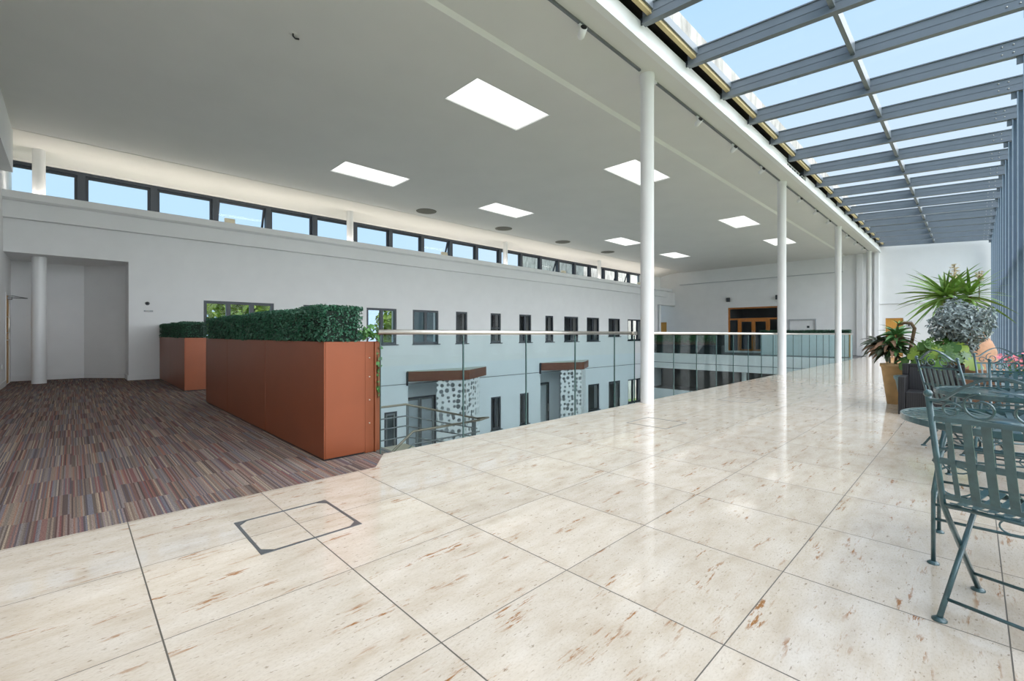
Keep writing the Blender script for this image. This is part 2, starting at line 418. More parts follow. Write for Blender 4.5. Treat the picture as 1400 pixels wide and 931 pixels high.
def wall_window(n, xa, xb, za, zb, mull, y=YW, transom=False):
    w = sempty('window_%d' % n, (xa, y, za)); W = xb-xa; H = zb-za; fw = .075
    b = MB(); b.box(0,fw,.02,.10,0,H); b.box(W-fw,W,.02,.10,0,H); b.box(fw,W-fw,.02,.10,0,fw); b.box(fw,W-fw,.02,.10,H-fw,H)
    for i in range(mull):
        xm = W*(i+1)/(mull+1); b.box(xm-.055, xm+.055, .02,.10,fw,H-fw)
    if transom: b.box(fw,W-fw,.02,.10,H*.48,H*.48+.06)
    b.build('window_frame', M['anthracite'], w)
    for i in range(mull+1):
        a = fw if i == 0 else W*i/(mull+1)+.055; c = W-fw if i == mull else W*(i+1)/(mull+1)-.055
        MB().box(a, c, .05, .06, fw, H-fw).build('glass_pane', M['glass'], w)
    MB().box(-.03, W+.06, -.05, .05, -.035, .0).build('window_sill', M['anthracite'], w)
n = 21
for i,(a,c,m) in enumerate(UP):
    wall_window(n, a, c, ZS if i != 10 else 1.02, ZH, m, transom=(i == 5)); n += 1
for a,c,m in LOW:
    wall_window(n, a, c, -2.98, -1.57, m); n += 1
# rooms behind the windows further along, and below
b = MB(); b.box(10.7, 27, 17.2, 17.3, ZF, 3.4); b.box(10.7, 27, YW+.35, 17.3, 3.3, 3.4); b.box(10.6,10.7,YW+.35,17.3,0,3.4)
b.box(XP, 27, YW+.35, 17.3, -.3, 0)
struct(b.build('wall_rooms', M['room']))
b = MB(); b.box(XP, 10.6, 17.2, 17.3, ZF, -.3); struct(b.build('wall_rooms_lower', M['room']))

# lower doors
def grey_door(n, xa, xb, z1, y, leafs=1, mat='grey_steel', z0=ZF):
    d = sempty('door_%d' % n, (xa, y, z0)); W = xb-xa; H = z1-z0
    b = MB(); f = .06
    b.box(0,f,0,.1,0,H); b.box(W-f,W,0,.1,0,H); b.box(f,W-f,0,.1,H-f,H); b.build('door_frame', M['anthracite'], d)
    for i in range(leafs):
        a = f + (W-2*f)*i/leafs; c = f + (W-2*f)*(i+1)/leafs
        b = MB(); s = .07
        b.box(a+.004,a+s,.03,.07,.01,H-f); b.box(c-s,c-.004,.03,.07,.01,H-f); b.box(a+s,c-s,.03,.07,.01,.2); b.box(a+s,c-s,.03,.07,H-f-s,H-f)
        lf = b.build('door_leaf', M[mat], d)
        MB().box(a+s,c-s,.045,.055,.2,H-f-s).build('glass_pane', M['glass'], lf)
        MB().tube([(c-s/2,0,.9),(c-s/2,-.03,.95),(c-s/2,-.03,1.25),(c-s/2,0,1.3)], .01).build('door_handle', M['stainless'], lf)
    return d
grey_door(1, 21.76, 22.92, -1.55, YW, 1)
grey_door(2, 7.85, 8.35, -1.62, YW, 1)
# porches: recess, screen and canopy
for i, (xa, xb) in enumerate((E1, E2)):
    b = MB(); b.box(xa-.1, xa, YW+.35, YW+1.7, ZF, -.5); b.box(xb, xb+.1, YW+.35, YW+1.7, ZF, -.5)
    b.box(xa-.1, xb+.1, YW+1.6, YW+1.7, ZF, -.5); b.box(xa-.1, xb+.1, YW+.35, YW+1.7, -.66, -.5)
    struct(b.build('wall_porch_' + 'ab'[i], M['lower']))
    grey_door(3+i, xa+.75, xb-.95, -1.43, YW+1.49, 2)
    o = thing('entrance_canopy', ['brown timber edged porch canopy beside the stair railing', 'brown timber edged porch canopy farther from the stair, in the middle of the lower wall'][i],
              'canopy', (xa, YW, -.58), 0, 'porch canopies on the lower wall')
    def tri(k, z0, z1):
        pts = [(-.05,0),(-.05,-.12),(1.88,-1.06-k),(2.02,-1.06-k),(3.68,-.12),(3.68,0)]
        return MB().prism(pts, z0, z1)
    tri(0, .0, .355).build('fascia', M['canopy'], o)
    tri(-.06, .355, .37).build('roof_sheet', M['canopy_top'], o)
    MB().box(-.075,-.045,-.1,0,-.16,.33).build('downpipe', M['anthracite'], o)
    s = thing('perforated_screen', ['white screen of round holes under the canopy beside the stair railing', 'white screen of round holes under the canopy farther along the lower wall'][i],
              'screen', (xa+1.92, YW-.98, ZF), 0, 'perforated porch screens')
    for j, (dx, dy, L) in enumerate(((-1.0, .5, 1.12), (1.25, .66, 1.38))):
        a = math.atan2(dy, dx)
        q = MB().box(0, L, -.006, .006, 0, -ZF-.585).build('screen_panel', M['perforated'], s, (0,0,0), (0,0,a))
    MB().box(-.02,.02,-.02,.02,0,-ZF-.585).build('post', M['white_metal'], s)
# alcove at the left
b = MB()
b.box(XL, .25, 16.13, 16.3, -.1, 3.1)
b.prism([(.235,16.13),(1.0,15.32),(1.2,15.32),(1.2,16.3),(.235,16.3)], -.1, 3.1)
b.box(1.0, 1.2, YW+.35, 15.35, -.1, 3.1)
struct(b.build('wall_alcove', M['wall']))
b = MB(); b.box(XL, 1.2, YW+.35, 16.3, 2.9, 3.1); struct(b.build('ceiling_alcove', M['wall']))
b = MB(); b.box(XL,.25,16.11,16.13,0,.12); b.prism([(.235,16.11),(.985,15.32),(1.0,15.32),(.25,16.13)],0,.12); b.box(.98,1.0,YW,15.32,0,.12); struct(b.build('baseboard_alcove', M['trimw']))
b = MB(); b.box(1.0, XP+.1, YW-.018, YW, 0, .12); struct(b.build('baseboard_back', M['trimw']))
b = MB(); b.lathe([(.125,0),(.125,2.9)], 32, -.53, 15.0); struct(b.build('column_alcove', M['column']))

# left wall with thickened upper part and a door in the alcove
b = MB(); b.box(XL-.25, XL, YG-.3, 14.9, ZF, 6.1); b.box(XL-.25, XL, 14.9, 15.72, 2.06, 6.1); b.box(XL-.25, XL, 15.72, 16.4, ZF, 6.1)
b.box(XL-.25, XL, 14.9, 15.72, ZF, 0)
struct(b.build('wall_left', M['wall']))
b = MB(); b.box(XL, -.87, YG, 13.95, 4.49, ZC+.06); struct(b.build('trim_left_downstand', M['wall']))
b = MB(); b.box(XL, XL+.016, YG, 14.84, 0, .12); struct(b.build('baseboard_left', M['trimw']))
d = sempty('door_5', (XL, 14.9, 0))
MB().box(-.2,.012,0,.05,0,2.06).box(-.2,.012,.77,.82,0,2.06).box(-.2,.012,.05,.77,2.01,2.06).build('door_frame', M['trimw'], d)
lf = MB().box(-.05,-.005,.052,.768,.01,2.008).build('door_leaf', M['timber_light'], d)
MB().tube([(-.005,.13,1.0),(.05,.13,1.0),(.05,.25,1.0)], .011).build('door_handle', M['stainless'], lf)
MB().tube([(-.005,.12,1.15),(.045,.12,1.18),(.045,.12,1.5),(-.005,.12,1.53)], .013).build('pull_handle', M['stainless'], lf)
MB().box(-.005,.06,.5,.72,1.93,1.99).tube([(.03,.6,1.97),(.3,.62,1.97),(.04,.78,2.03)], .008).build('door_closer', M['grey_steel'], lf)

# end wall
def wall_yz(name, y0, y1, z0, z1, xa, xb, holes, mat):
    o = wall_xz(name, y0, y1, z0, z1, 0, xb-xa, holes, mat)
    for v in o.data.vertices: v.co = (xa + v.co.y, v.co.x, v.co.z)
    o.data.flip_normals(); return o
wall_yz('wall_end', YG-.3, 17.2, ZF, 6.2, XE, XE+.3, [(8.0,10.95,0,2.82),(2.43,3.24,0,2.02),(6.18,7.55,0,2.02),(15.0,15.9,0,2.05)], M['wall'])
b = MB(); b.box(XE-.10, XE, 4.94, 14.08, 4.53, ZC+.02); struct(b.build('trim_end_downstand', M['wall']))
b = MB(); b.box(XE-.13, XE, 4.94, 14.08, 4.50, 4.53); struct(b.build('trim_end_lip', M['sign']))
b = MB(); b.box(XE-.10, XE, 4.10, 4.36, 0, ZN); b.box(XE-.22, XE, 3.42, 3.60, 0, ZN); struct(b.build('trim_end_pilasters', M['column']))
b = MB(); b.box(XE-.016, XE, 3.62, 17, 0, .12); b.box(XE-.016, XE, YG, 2.4, 0, .12); struct(b.build('baseboard_end', M['trimw']))
b = MB(); b.box(XE, XE+3.5, 7.7, 11.2, -.1, 0); b.box(XE+3.4, XE+3.5, 7.7, 11.2, 0, 3.2); b.box(XE+.3, XE+3.5, 7.6, 7.7, 0, 3.2); b.box(XE+.3, XE+3.5, 11.2, 11.3, 0, 3.2); b.box(XE+.3, XE+3.5, 7.6, 11.3, 3.1, 3.2)
struct(b.build('wall_lobby', M['room']))
d = sempty('door_6', (XE+.08, 8.0, 0))       # timber screen with double doors
b = MB(); f = .09
b.box(0,.1,0,f,0,2.82); b.box(0,.1,2.95-f,2.95,0,2.82); b.box(0,.1,f,2.95-f,2.82-f,2.82); b.box(0,.1,f,2.95-f,2.04,2.14)
for y in (.62, 2.33): b.box(0,.1,y-.05,y+.05,0,2.04)
b.build('door_frame', M['timber'], d)
for i,(a,c) in enumerate(((.67,1.475),(1.475,2.28))):
    b = MB(); s = .11
    b.box(.02,.07,a+.003,a+s,.01,2.035); b.box(.02,.07,c-s,c-.003,.01,2.035); b.box(.02,.07,a+s,c-s,.01,.22); b.box(.02,.07,a+s,c-s,1.92,2.035)
    lf = b.build('door_leaf', M['timber'], d)
    MB().box(.04,.05,a+s,c-s,.22,1.92).build('glass_pane', M['glass'], lf)
    yh = c-.055 if i == 0 else a+.055
    MB().tube([(.02,yh,1.0),(-.03,yh,1.02),(-.03,yh,1.35),(.02,yh,1.37)], .014).build('door_handle', M['stainless'], lf)
for y0,y1,z0,z1 in ((.09,.57,.05,2.04),(2.38,2.86,.05,2.04),(.09,2.86,2.14,2.73)):
    MB().box(.045,.055,y0,y1,z0,z1).build('glass_pane', M['glass'], d)
d = sempty('door_7', (XE+.05, 2.43, 0))
MB().box(-.07,.1,0,.06,0,2.02).box(-.07,.1,.75,.81,0,2.02).box(-.07,.1,.06,.75,1.96,2.02).build('door_frame', M['trimw'], d)
lf = MB().box(0,.05,.062,.748,.01,1.958).build('door_leaf', M['timber_light'], d)
MB().tube([(0,.66,1.0),(-.05,.66,1.0),(-.05,.54,1.0)], .011).build('door_handle', M['stainless'], lf)
d = sempty('door_8', (XE+.05, 6.18, 0))
MB().box(-.075,.1,0,.07,0,2.02).box(-.075,.1,1.30,1.37,0,2.02).box(-.075,.1,.07,1.30,1.95,2.02).build('door_frame', M['sign'], d)
for a,c in ((.072,.684),(.688,1.298)):
    lf = MB().box(0,.05,a,c,.01,1.948).build('door_leaf', M['white_metal'], d)
MB().box(-.02,0,.34,.46,1.5,1.62).build('door_sign', M['anthracite'], lf)
d = sempty('door_9', (XE+.05, 15.0, 0))
MB().box(-.07,.1,0,.06,0,2.05).box(-.07,.1,.84,.9,0,2.05).box(-.07,.1,.06,.84,1.99,2.05).build('door_frame', M['trimw'], d)
lf = MB().box(0,.05,.062,.838,.01,1.988).build('door_leaf', M['timber_light'], d)
MB().tube([(0,.14,1.0),(-.05,.14,1.0),(-.05,.26,1.0)], .011).build('door_handle', M['stainless'], lf)
b = MB(); b.lathe([(.11,0),(.11,3.1)], 24, 28.2, 14.75); struct(b.build('column_passage', M['column']))

# ------------------------------------------------------------------ ceiling, soffits, roof edge
SK = [(4.76,6.60),(9.70,11.56),(17.05,18.9),(22.1,23.95)]; SY = [(5.69,6.63),(10.68,11.62)]
xsx = [XL] + [v for p in SK for v in p] + [XE]; ysy = [4.86] + [v for p in SY for v in p] + [13.72]
b = MB()
for i in range(len(xsx)-1):
    for j in range(len(ysy)-1):
        if i % 2 == 1 and j % 2 == 1: continue
        b.box(xsx[i], xsx[i+1], ysy[j], ysy[j+1], ZC, ZC+.12)
b.extrude_x([(4.86,ZC),(4.80,ZN),(4.80,ZC+.3),(4.86,ZC+.3)], XL, XE)
struct(b.build('ceiling', M['ceiling']))
b = MB(); b.box(XL, XE, 3.46, 4.80, ZN, ZN+.1); struct(b.build('ceiling_edge', M['ceiling']))
b = MB(); b.box(XL, XE, 3.40, 15.8, 5.95, 6.15); struct(b.build('roof_slab', M['concrete']))
# cove over the clerestory
prof = [(13.72,ZC-.012),(13.80,ZC-.012),(13.80,ZC+.05)]
for i in range(9):
    a = i/8; prof.append((13.80+1.72*a, ZC+.05-.20*a**2.2))
prof += [(15.52,5.8),(13.72,5.8)]
b = MB(); b.extrude_x(prof, XL, XE); struct(b.build('ceiling_cove', M['soffit']))
# beam fascia of the gallery opening
def fascia(x0, x1, name):
    b = MB(); b.box(x0, x1, 3.38, 3.46, 5.49, 5.67); return struct(b.build(name, M['white_metal']))
fascia(XL, 13.25, 'beam_fascia_near'); fascia(15.1, XE, 'beam_fascia_far')
b = MB(); b.box(XL, XE, 3.36, 3.46, ZN-.02, 5.485); struct(b.build('beam_lower', M['white_metal']))
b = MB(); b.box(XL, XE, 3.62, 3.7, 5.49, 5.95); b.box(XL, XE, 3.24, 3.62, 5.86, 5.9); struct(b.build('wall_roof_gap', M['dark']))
lad = thing('cable_ladder', 'white ladder rack in the gap of the beam above the middle columns', 'cable rack', (13.25,3.44,5.50))
MB().box(0,1.85,-.01,.01,0,.03).box(0,1.85,-.01,.01,.14,.16).build('side_rail', M['white_metal'], lad)
for k in range(8): MB().box(.1+.24*k,.13+.24*k,-.012,.012,.03,.14).build('rung', M['white_metal'], lad)
# round columns of the gallery
CX = [6.78, 14.22, 21.7, 29.15]
for k, x in enumerate(CX):
    b = MB(); b.lathe([(.108,0),(.108,ZN-.12),(.118,ZN-.12),(.118,ZN)], 40, x, 3.76)
    struct(b.build('column_gallery' if k == 0 else 'column_gallery.%03d' % k, M['column']))
for k, x in enumerate((-.53, 6.81, 14.12, 21.46)):
    b = MB(); b.lathe([(.11,4.17),(.11,5.36)], 28, x, 14.9)
    struct(b.build('column_clerestory' if k == 0 else 'column_clerestory.%03d' % k, M['column']))

# glazed lean-to roof
RX = [5.92 + 1.467*k for k in range(-5, 17)]
def zr(y): return 5.345 + (y + .69)*(5.585-5.345)/4.0          # underside of the rafters
SL = math.atan((5.585-5.345)/4.0)
def rafter(x, k):
    o = sempty('roof_rafter' if k == 0 else 'roof_rafter.%03d' % k, (x, 0, 0))
    yy = [YG, 3.34]
    pr = lambda d0, d1: [(yy[0], zr(yy[0])+d0), (yy[1], zr(yy[1])+d0), (yy[1], zr(yy[1])+d1), (yy[0], zr(yy[0])+d1)]
    b = MB(); b.extrude_x(pr(0,.018), -.05, .05); b.extrude_x(pr(.018,.245), -.03, .03); b.extrude_x(pr(.245,.262), -.05, .05)
    b.extrude_x(pr(.125,.133), -.036, .036)
    b.build('rafter', M['steel_blue'], o)
    b = MB()
    for y in (-.42, -.30):
        for dz in (.07, .19): b.sphere((-.034, y if dz < .1 else y+.0, zr(y)+dz), .011, 8, 6)
    b.build('bolts', M['stainless'], o)
    b = MB(); b.box(-.012,.012,3.34,3.5,zr(3.34)+.02,zr(3.34)+.12); b.build('bracket', M['anthracite'], o)
for k, x in enumerate(RX): rafter(x, k)
for k in range(len(RX)-1):
    xa, xb = RX[k]+.03, RX[k+1]-.03
    b = MB(); z = zr(1.34); b.box(xa, xb, 1.31, 1.37, z+.07, z+.25); struct(b.build('roof_purlin' if k == 0 else 'roof_purlin.%03d' % k, M['steel_blue']))
    b = MB(); z = zr(3.2); b.box(xa, xb, 3.20, 3.265, z+.10, z+.15); struct(b.build('roof_insulation' if k == 0 else 'roof_insulation.%03d' % k, M['tan']))
    p = MB(); pr = [(YG,zr(YG)+.262),(3.2,zr(3.2)+.262),(3.2,zr(3.2)+.272),(YG,zr(YG)+.272)]
    p.extrude_x(pr, xa+.0, xb); struct(p.build('roof_glass' if k == 0 else 'roof_glass.%03d' % k, M['glass']))
b = MB(); b.box(XL, XE, 3.17, 3.20, zr(3.2)+.15, zr(3.2)+.27); struct(b.build('trim_roof_flashing', M['steel_blue']))
b = MB(); b.box(XL, XE, 3.34, 3.40, 5.90, 6.35); struct(b.build('wall_parapet_roof', M['concrete']))
# glazed side: posts, glass, kerb
PX = [RX[0] - 1.467] + RX
for k, x in enumerate(PX):
    o = sempty('facade_post' if k == 0 else 'facade_post.%03d' % k, (x, YG, 0))
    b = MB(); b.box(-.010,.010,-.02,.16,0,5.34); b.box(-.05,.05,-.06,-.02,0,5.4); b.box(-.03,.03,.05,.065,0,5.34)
    b.build('post', M['steel_shaded'], o)
    MB().box(-.05,.05,.155,.17,0,5.34).build('lit_flange', M['steel_lit_edge'], o)  # inner flange of the post, its lit edge painted as a lighter colour
    MB().box(-.012,.012,.17,.24,5.24,5.36).build('haunch_plate', M['steel_blue'], o)
for k in range(len(PX)-1):
    o = sempty('window_%d' % (60+k), (PX[k], YG, 0)); w = PX[k+1]-PX[k]
    MB().box(.05,w-.05,-.05,-.04,.15,5.3).build('glass_pane', M['glass'], o)
    MB().box(.03,w-.03,-.05,.05,2.55,2.62).box(.03,w-.03,-.06,.06,.0,.15).box(.03,w-.03,-.06,.06,5.27,5.36).build('transom', M['steel_blue'], o)
# ------------------------------------------------------------------ ceiling fittings
lab = ['nearest pair', 'second pair', 'third pair', 'farthest pair']
n = 0
for i,(xa,xb) in enumerate(SK):
    for j,(ya,yb) in enumerate(SY):
        side = ['on the gallery column side', 'on the clerestory side'][j]
        o = thing('skylight_panel', 'white ceiling light panel %s, %s' % (['first from the camera','second from the camera','third from the camera','farthest from the camera'][i], side),
                  'ceiling light', ((xa+xb)/2,(ya+yb)/2,ZC), 0, 'white ceiling light panels')
        w, h = (xb-xa)/2-.002, (yb-ya)/2-.002
        MB().box(-w,w,-h,-h+.02,.0,.11).box(-w,w,h-.02,h,.0,.11).box(-w,-w+.02,-h+.02,h-.02,.0,.11).box(w-.02,w,-h+.02,h-.02,.0,.11).build('frame', M['white_metal'], o)
        MB().box(-w+.02,w-.02,-h+.02,h-.02,.03,.06).build('diffuser', M['diffuser'], o)
for k, x in enumerate((8.68,12.3,16.0,19.6)):
    o = thing('ceiling_vent', 'round grey ceiling disc by the clerestory cove, %s from the camera' % ['nearest','second','third','farthest'][k], 'ceiling vent', (x,13.08,ZC), 0, 'round ceiling discs')
    MB().lathe([(.30,-.012),(.335,-.012),(.345,0),(.30,0)], 48, caps=False).build('rim', M['grey_disc'], o)
    MB().lathe([(.0005,-.008),(.30,-.008)], 48, caps=False).build('grille', M['grey_disc'], o)
o = thing('cable_stub', 'small dark torn cable end hanging from the bare ceiling', 'cable', (2.22,6.66,ZC))
MB().tube([(0,0,0),(.01,.03,-.02),(.05,.06,-.025),(.10,.06,-.012)], .012, 6).build('cable', M['black'], o)
MB().lathe([(.002,-.004),(.05,-.004),(.055,0)], 16, caps=False).build('plaster_patch', M['ceiling'], o)
# lighting tracks and spotlights
TR = [(-.9,6.55),(7.0,14.0),(14.45,21.45),(21.95,28.9)]
pl = ['nearest the camera, before the first gallery column', 'between the first and second gallery columns', 'between the second and third gallery columns', 'between the third and fourth gallery columns']
for k,(a,c) in enumerate(TR):
    o = thing('lighting_track', 'thin dark ceiling lighting track %s' % pl[k], 'lighting track', (a,3.76,ZN), 0, 'ceiling lighting tracks')
    MB().box(0,c-a,-.018,.018,-.03,0).build('track', M['grey_steel'], o)
    MB().box(0,.08,-.02,.02,-.034,0).build('end_feed', M['white_metal'], o)
SP = [5.0, 8.72, 10.55, 12.45, 16.0, 18.0, 19.9, 23.4, 25.4, 27.3]
where = ['only spotlight before the first column','first spotlight after the first column','second spotlight after the first column','third spotlight after the first column',
         'first spotlight after the second column','second spotlight after the second column','third spotlight after the second column',
         'first spotlight after the third column','second spotlight after the third column','third spotlight after the third column']
def spotlight(x, lab):
    o = thing('track_spotlight', 'small white track spotlight, ' + lab, 'spotlight', (x,3.76,ZN-.03), 0, 'track spotlights')
    MB().box(-.05,.05,-.015,.015,-.03,0).tube([(0,0,-.03),(0,0,-.07)], .01).build('adapter', M['white_metal'], o)
    ca = MB().lathe([(.03,-.09),(.05,-.06),(.052,.07),(.045,.075)], 24).build('lamp_head', M['white_metal'], o, (-.01,-.02,-.115), (radians(70),0,radians(-35)))
    MB().lathe([(.0005,.078),(.044,.078)], 24, caps=False).build('lens', M['black'], ca)
    return o
for x, l in zip(SP, where): spotlight(x, l)
# uplights on the ledge
for k, x in enumerate((3.15, 10.42, 17.75, 25.1)):
    o = thing('ledge_uplight', 'small cream box lamp on the ledge, %s from the left' % ['first','second','third','fourth'][k], 'uplight', (x,14.45,4.17), 0, 'cream lamps on the ledge')
    MB().box(-.09,.09,-.05,.05,0,.05).build('base', M['cream'], o)
    MB().extrude_x([(-.06,.05),(.06,.05),(.09,.17),(-.03,.17)], -.12, .12).build('housing', M['cream'], o)

# end wall fittings
for k, y in enumerate((10.86, 8.08)):
    o = thing('wall_speaker', 'small black wall speaker above the timber doors, ' + ['over their left end','over their end beside the second gallery column'][k], 'speaker', (XE,y,3.32), 0, 'black speakers over the timber doors')
    MB().box(-.07,0,-.03,.03,-.04,.04).build('bracket', M['black'], o)
    MB().prism([(-.22,-.10),(-.07,-.08),(-.07,.08),(-.22,.10)], -.13, .13).build('cabinet', M['black'], o)
    MB().box(-.225,-.22,-.08,.08,-.11,.11).build('grille', M['anthracite'], o)
o = thing('wall_sign', 'small grey pictogram sign beside the light oak door', 'sign', (XE,2.27,1.65))
MB().box(-.012,0,-.12,.12,-.16,.16).build('plate', M['sign'], o)
MB().tube([(-.014,0,-.10),(-.014,0,.02)], .03, 8).sphere((-.02,0,.08), .03).build('figure', M['black'], o)
o = thing('wall_conduit', 'thin white conduit running level along the end wall', 'conduit', (XE,1.3,2.69))
MB().tube([(-.02,-1.9,0),(-.02,2.1,0)], .02, 8).build('pipe', M['trimw'], o)
MB().box(-.06,0,.9,1.02,-.07,.03).build('junction_box', M['trimw'], o)
# small wall fittings by the alcove and socket on the left wall
o = thing('wall_call_point', 'small round grey fitting on the white wall beside the alcove', 'wall fitting', (1.36,YW,1.90))
MB().tube([(0,0,0),(0,-.02,0)], .045, 20).build('rim', M['grey_steel'], o); MB().tube([(0,-.02,0),(0,-.028,0)], .025, 16).build('button', M['anthracite'], o)
o = thing('name_plate', 'thin grey plate on the white wall below the round fitting', 'plate', (1.38,YW,1.71))
MB().box(-.09,.09,-.012,0,-.018,.018).build('plate', M['grey_steel'], o); MB().tube([(-.06,-.012,0),(-.06,-.03,0),(.02,-.03,0)], .008, 8).build('lever', M['stainless'], o)
o = thing('wall_socket', 'small white socket low on the left wall', 'socket', (XL,14.2,.45))
MB().box(0,.012,-.07,.07,-.045,.045).build('plate', M['trimw'], o); MB().box(.012,.015,-.045,-.02,-.015,.015).build('switch', M['sign'], o)

# ------------------------------------------------------------------ floor hatches
for k,(x0,y0) in enumerate(((.69,2.53),(5.05,2.55),(7.95,2.55),(14.9,2.55))):
    o = thing('floor_hatch', ['square steel framed floor hatch nearest the camera, beside the carpet', 'square framed floor hatch beside the first gallery column', 'square framed floor hatch beyond the first gallery column', 'square framed floor hatch beside the second gallery column'][k], 'floor hatch', (x0,y0,0), 0, 'floor hatches')
    w = .54; t_ = .016 if k == 0 else .008; h = .0025
    MB().box(0,w,0,t_,0,h).box(0,w,w-t_,w,0,h).box(0,t_,t_,w-t_,0,h).box(w-t_,w,t_,w-t_,0,h).build('frame', M['grey_steel'], o)
    if k == 0:
        for cx_, cy_, sx, sy in ((t_,t_,1,1),(w-t_,t_,-1,1),(w-t_,w-t_,-1,-1),(t_,w-t_,1,-1)):
            pts = [(cx_,cy_),(cx_+sx*.05,cy_),(cx_,cy_+sy*.05)]
            if sx*sy < 0: pts = pts[::-1]
            MB().prism(pts, 0, h).build('corner_plate', M['grey_steel'], o)

# ------------------------------------------------------------------ glass balustrades
def balustrade(name, label, joints, y, along='x', z0=0, ztop=1.165, loc=None, end_cap=True):
    o = thing(name, label, 'balustrade', loc or (joints[0], y, z0)); j0 = joints[0]
    for a, c in zip(joints[:-1], joints[1:]):
        q = (MB().box(a-j0+.006, c-j0-.006, -.008, .008, -.15 if along == 'x' else 0, 1.11))
        g = q.build('glass_panel', M['rail_glass'], o)
        MB().box(a-j0+.0, a-j0+.006, -.008, .008, -.15 if along == 'x' else 0, 1.11).box(c-j0-.006, c-j0, -.008, .008, -.15 if along == 'x' else 0, 1.11).build('glass_edge', M['glass_edge'], g)
    L = joints[-1]-j0
    MB().tube([(-.02,0,1.145),(L+.0,0,1.145)], .024, 16).build('handrail', M['stainless'], o)
    return o
J = [2.08 + .9912*k for k in range(25)]
near = [j for j in J if j < 6.4]; 
b1 = balustrade('glass_balustrade', 'frameless glass balustrade with steel handrail between the copper planters and the first gallery column', near + [6.64], YB+.07)
MB().box(4.45,4.56,-.05,.02,1.115,1.17).build('end_bracket', M['stainless'], b1)
far = [6.9] + [j for j in J if 7.5 < j < 25.4] + [25.72]
b2 = balustrade('glass_balustrade', 'frameless glass balustrade with steel handrail running on beyond the first gallery column', far, YB+.07)
MB().box(-.02,.08,-.05,.02,1.115,1.17).build('end_bracket', M['stainless'], b2)
# return along the bridge
o = thing('glass_balustrade', 'frameless glass balustrade across the far bridge in front of the timber doors', 'balustrade', (XV+.05, YB+.12, 0), 0)
for k in range(10):
    a = .04 + k*1.03
    g = MB().box(-.008,.008,a+.006,a+1.02,-.12,1.11).build('glass_panel', M['rail_glass'], o)
    MB().box(-.008,.008,a,a+.006,-.12,1.11).build('glass_edge', M['glass_edge'], g)
MB().tube([(0,.03,1.145),(0,10.4,1.145)], .024, 16).build('handrail', M['stainless'], o)
MB().box(-.03,.03,-.03,.03,0,1.14).build('end_post', M['white_metal'], o)

# ------------------------------------------------------------------ planters and hedges
def leaf_cloud(pts, nrm, size, jitter=.9, aspect=.5):
    """small folded leaves at pts, facing roughly along nrm"""
    n = len(pts)
    d = nrm + rng.normal(0, jitter, (n,3)); d /= np.linalg.norm(d, axis=1)[:,None]
    t_ = np.cross(d, rng.normal(0,1,(n,3))); t_ /= np.linalg.norm(t_, axis=1)[:,None]
    s = np.cross(d, t_); L = size*(.6+.8*rng.random(n))[:,None]
    a = pts - t_*L*.5; c = pts + t_*L*.5; m1 = pts + s*L*aspect*.5 + d*L*.15; m2 = pts - s*L*aspect*.5 + d*L*.15
    V = np.stack([a, m1, c, m2], 1).reshape(-1,3)
    b = MB(); b.v = [tuple(v) for v in V]; b.f = []
    for i in range(n):
        q = 4*i; b.f += [(q,q+1,q+2),(q,q+2,q+3)]
    b.sm = [False]*len(b.f); return b
def box_shell(n, lx, ly, lz, thick):
    A = np.array([ly*lz, ly*lz, lx*lz, lx*lz, lx*ly]); f = rng.choice(5, n, p=A/A.sum())
    u, v, w = rng.random(n), rng.random(n), rng.random(n)**1.5*thick
    P = np.zeros((n,3)); N = np.zeros((n,3))
    for i in range(n):
        if f[i] == 0: P[i] = (w[i], u[i]*ly, v[i]*lz); N[i] = (-1,0,.4)
        elif f[i] == 1: P[i] = (lx-w[i], u[i]*ly, v[i]*lz); N[i] = (1,0,.4)
        elif f[i] == 2: P[i] = (u[i]*lx, w[i], v[i]*lz); N[i] = (0,-1,.4)
        elif f[i] == 3: P[i] = (u[i]*lx, ly-w[i], v[i]*lz); N[i] = (0,1,.4)
        else: P[i] = (u[i]*lx, v[i]*ly, lz-w[i]); N[i] = (0,0,1)
    P[:,2] += .008*np.sin(P[:,1]*5.1)*np.sin(P[:,0]*7+1)
    return P, N
def hedge(x0, y0, z0, lx, ly, lz, n, label, group='clipped green hedges in copper planters', leaf=.03):
    o = thing('box_hedge', label, 'hedge', (x0,y0,z0), 0, group)
    P, N = box_shell(n, lx, ly, lz, .05)
    leaf_cloud(P, N, leaf).build('foliage', M['hedge'], o)['kind'] = 'stuff'
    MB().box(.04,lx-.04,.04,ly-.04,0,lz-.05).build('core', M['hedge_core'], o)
    return o
def planter(x0, x1, y0, y1, h, seams, label, flange=False):
    o = thing('planter', label, 'planter', (x0,y0,0), 0, 'copper brown planters')
    L = y1-y0; W = x1-x0; ed = [0] + [s-y0 for s in seams] + [L]
    MB().box(.014,W-.014,.014,L-.014,.02,h-.06).build('soil', M['soil'], o)
    for a, c in zip(ed[:-1], ed[1:]):
        bevel(MB().box(0,.012,a+.003,c-.003,.012,h).build('side_panel', M['copper'], o), .002)
    bevel(MB().box(.012,W,-.0,.012,.012,h).build('end_panel', M['copper'], o), .002)
    bevel(MB().box(.012,W,L-.012,L,.012,h).build('end_panel', M['copper'], o), .002)
    MB().box(W-.012,W,.012,L-.012,.012,h).build('back_panel', M['copper'], o)
    MB().box(.01,W-.01,.01,L-.01,-.003,.012).build('plinth', M['black'], o)
    if flange:
        fl = bevel(MB().box(W+.003,W+.095,.004,.016,.0,h).box(W+.095,W+.107,-.012,.04,0,h).box(W+.107,W+.17,.028,.04,0,h).build('flange', M['copper'], o), .002)
        for z in (.28,.5,.72,.90): MB().tube([(W+.045,.006,z),(W+.045,-.004,z)], .006, 10).build('screw', M['stainless'], fl)
    return o
PH = 1.055
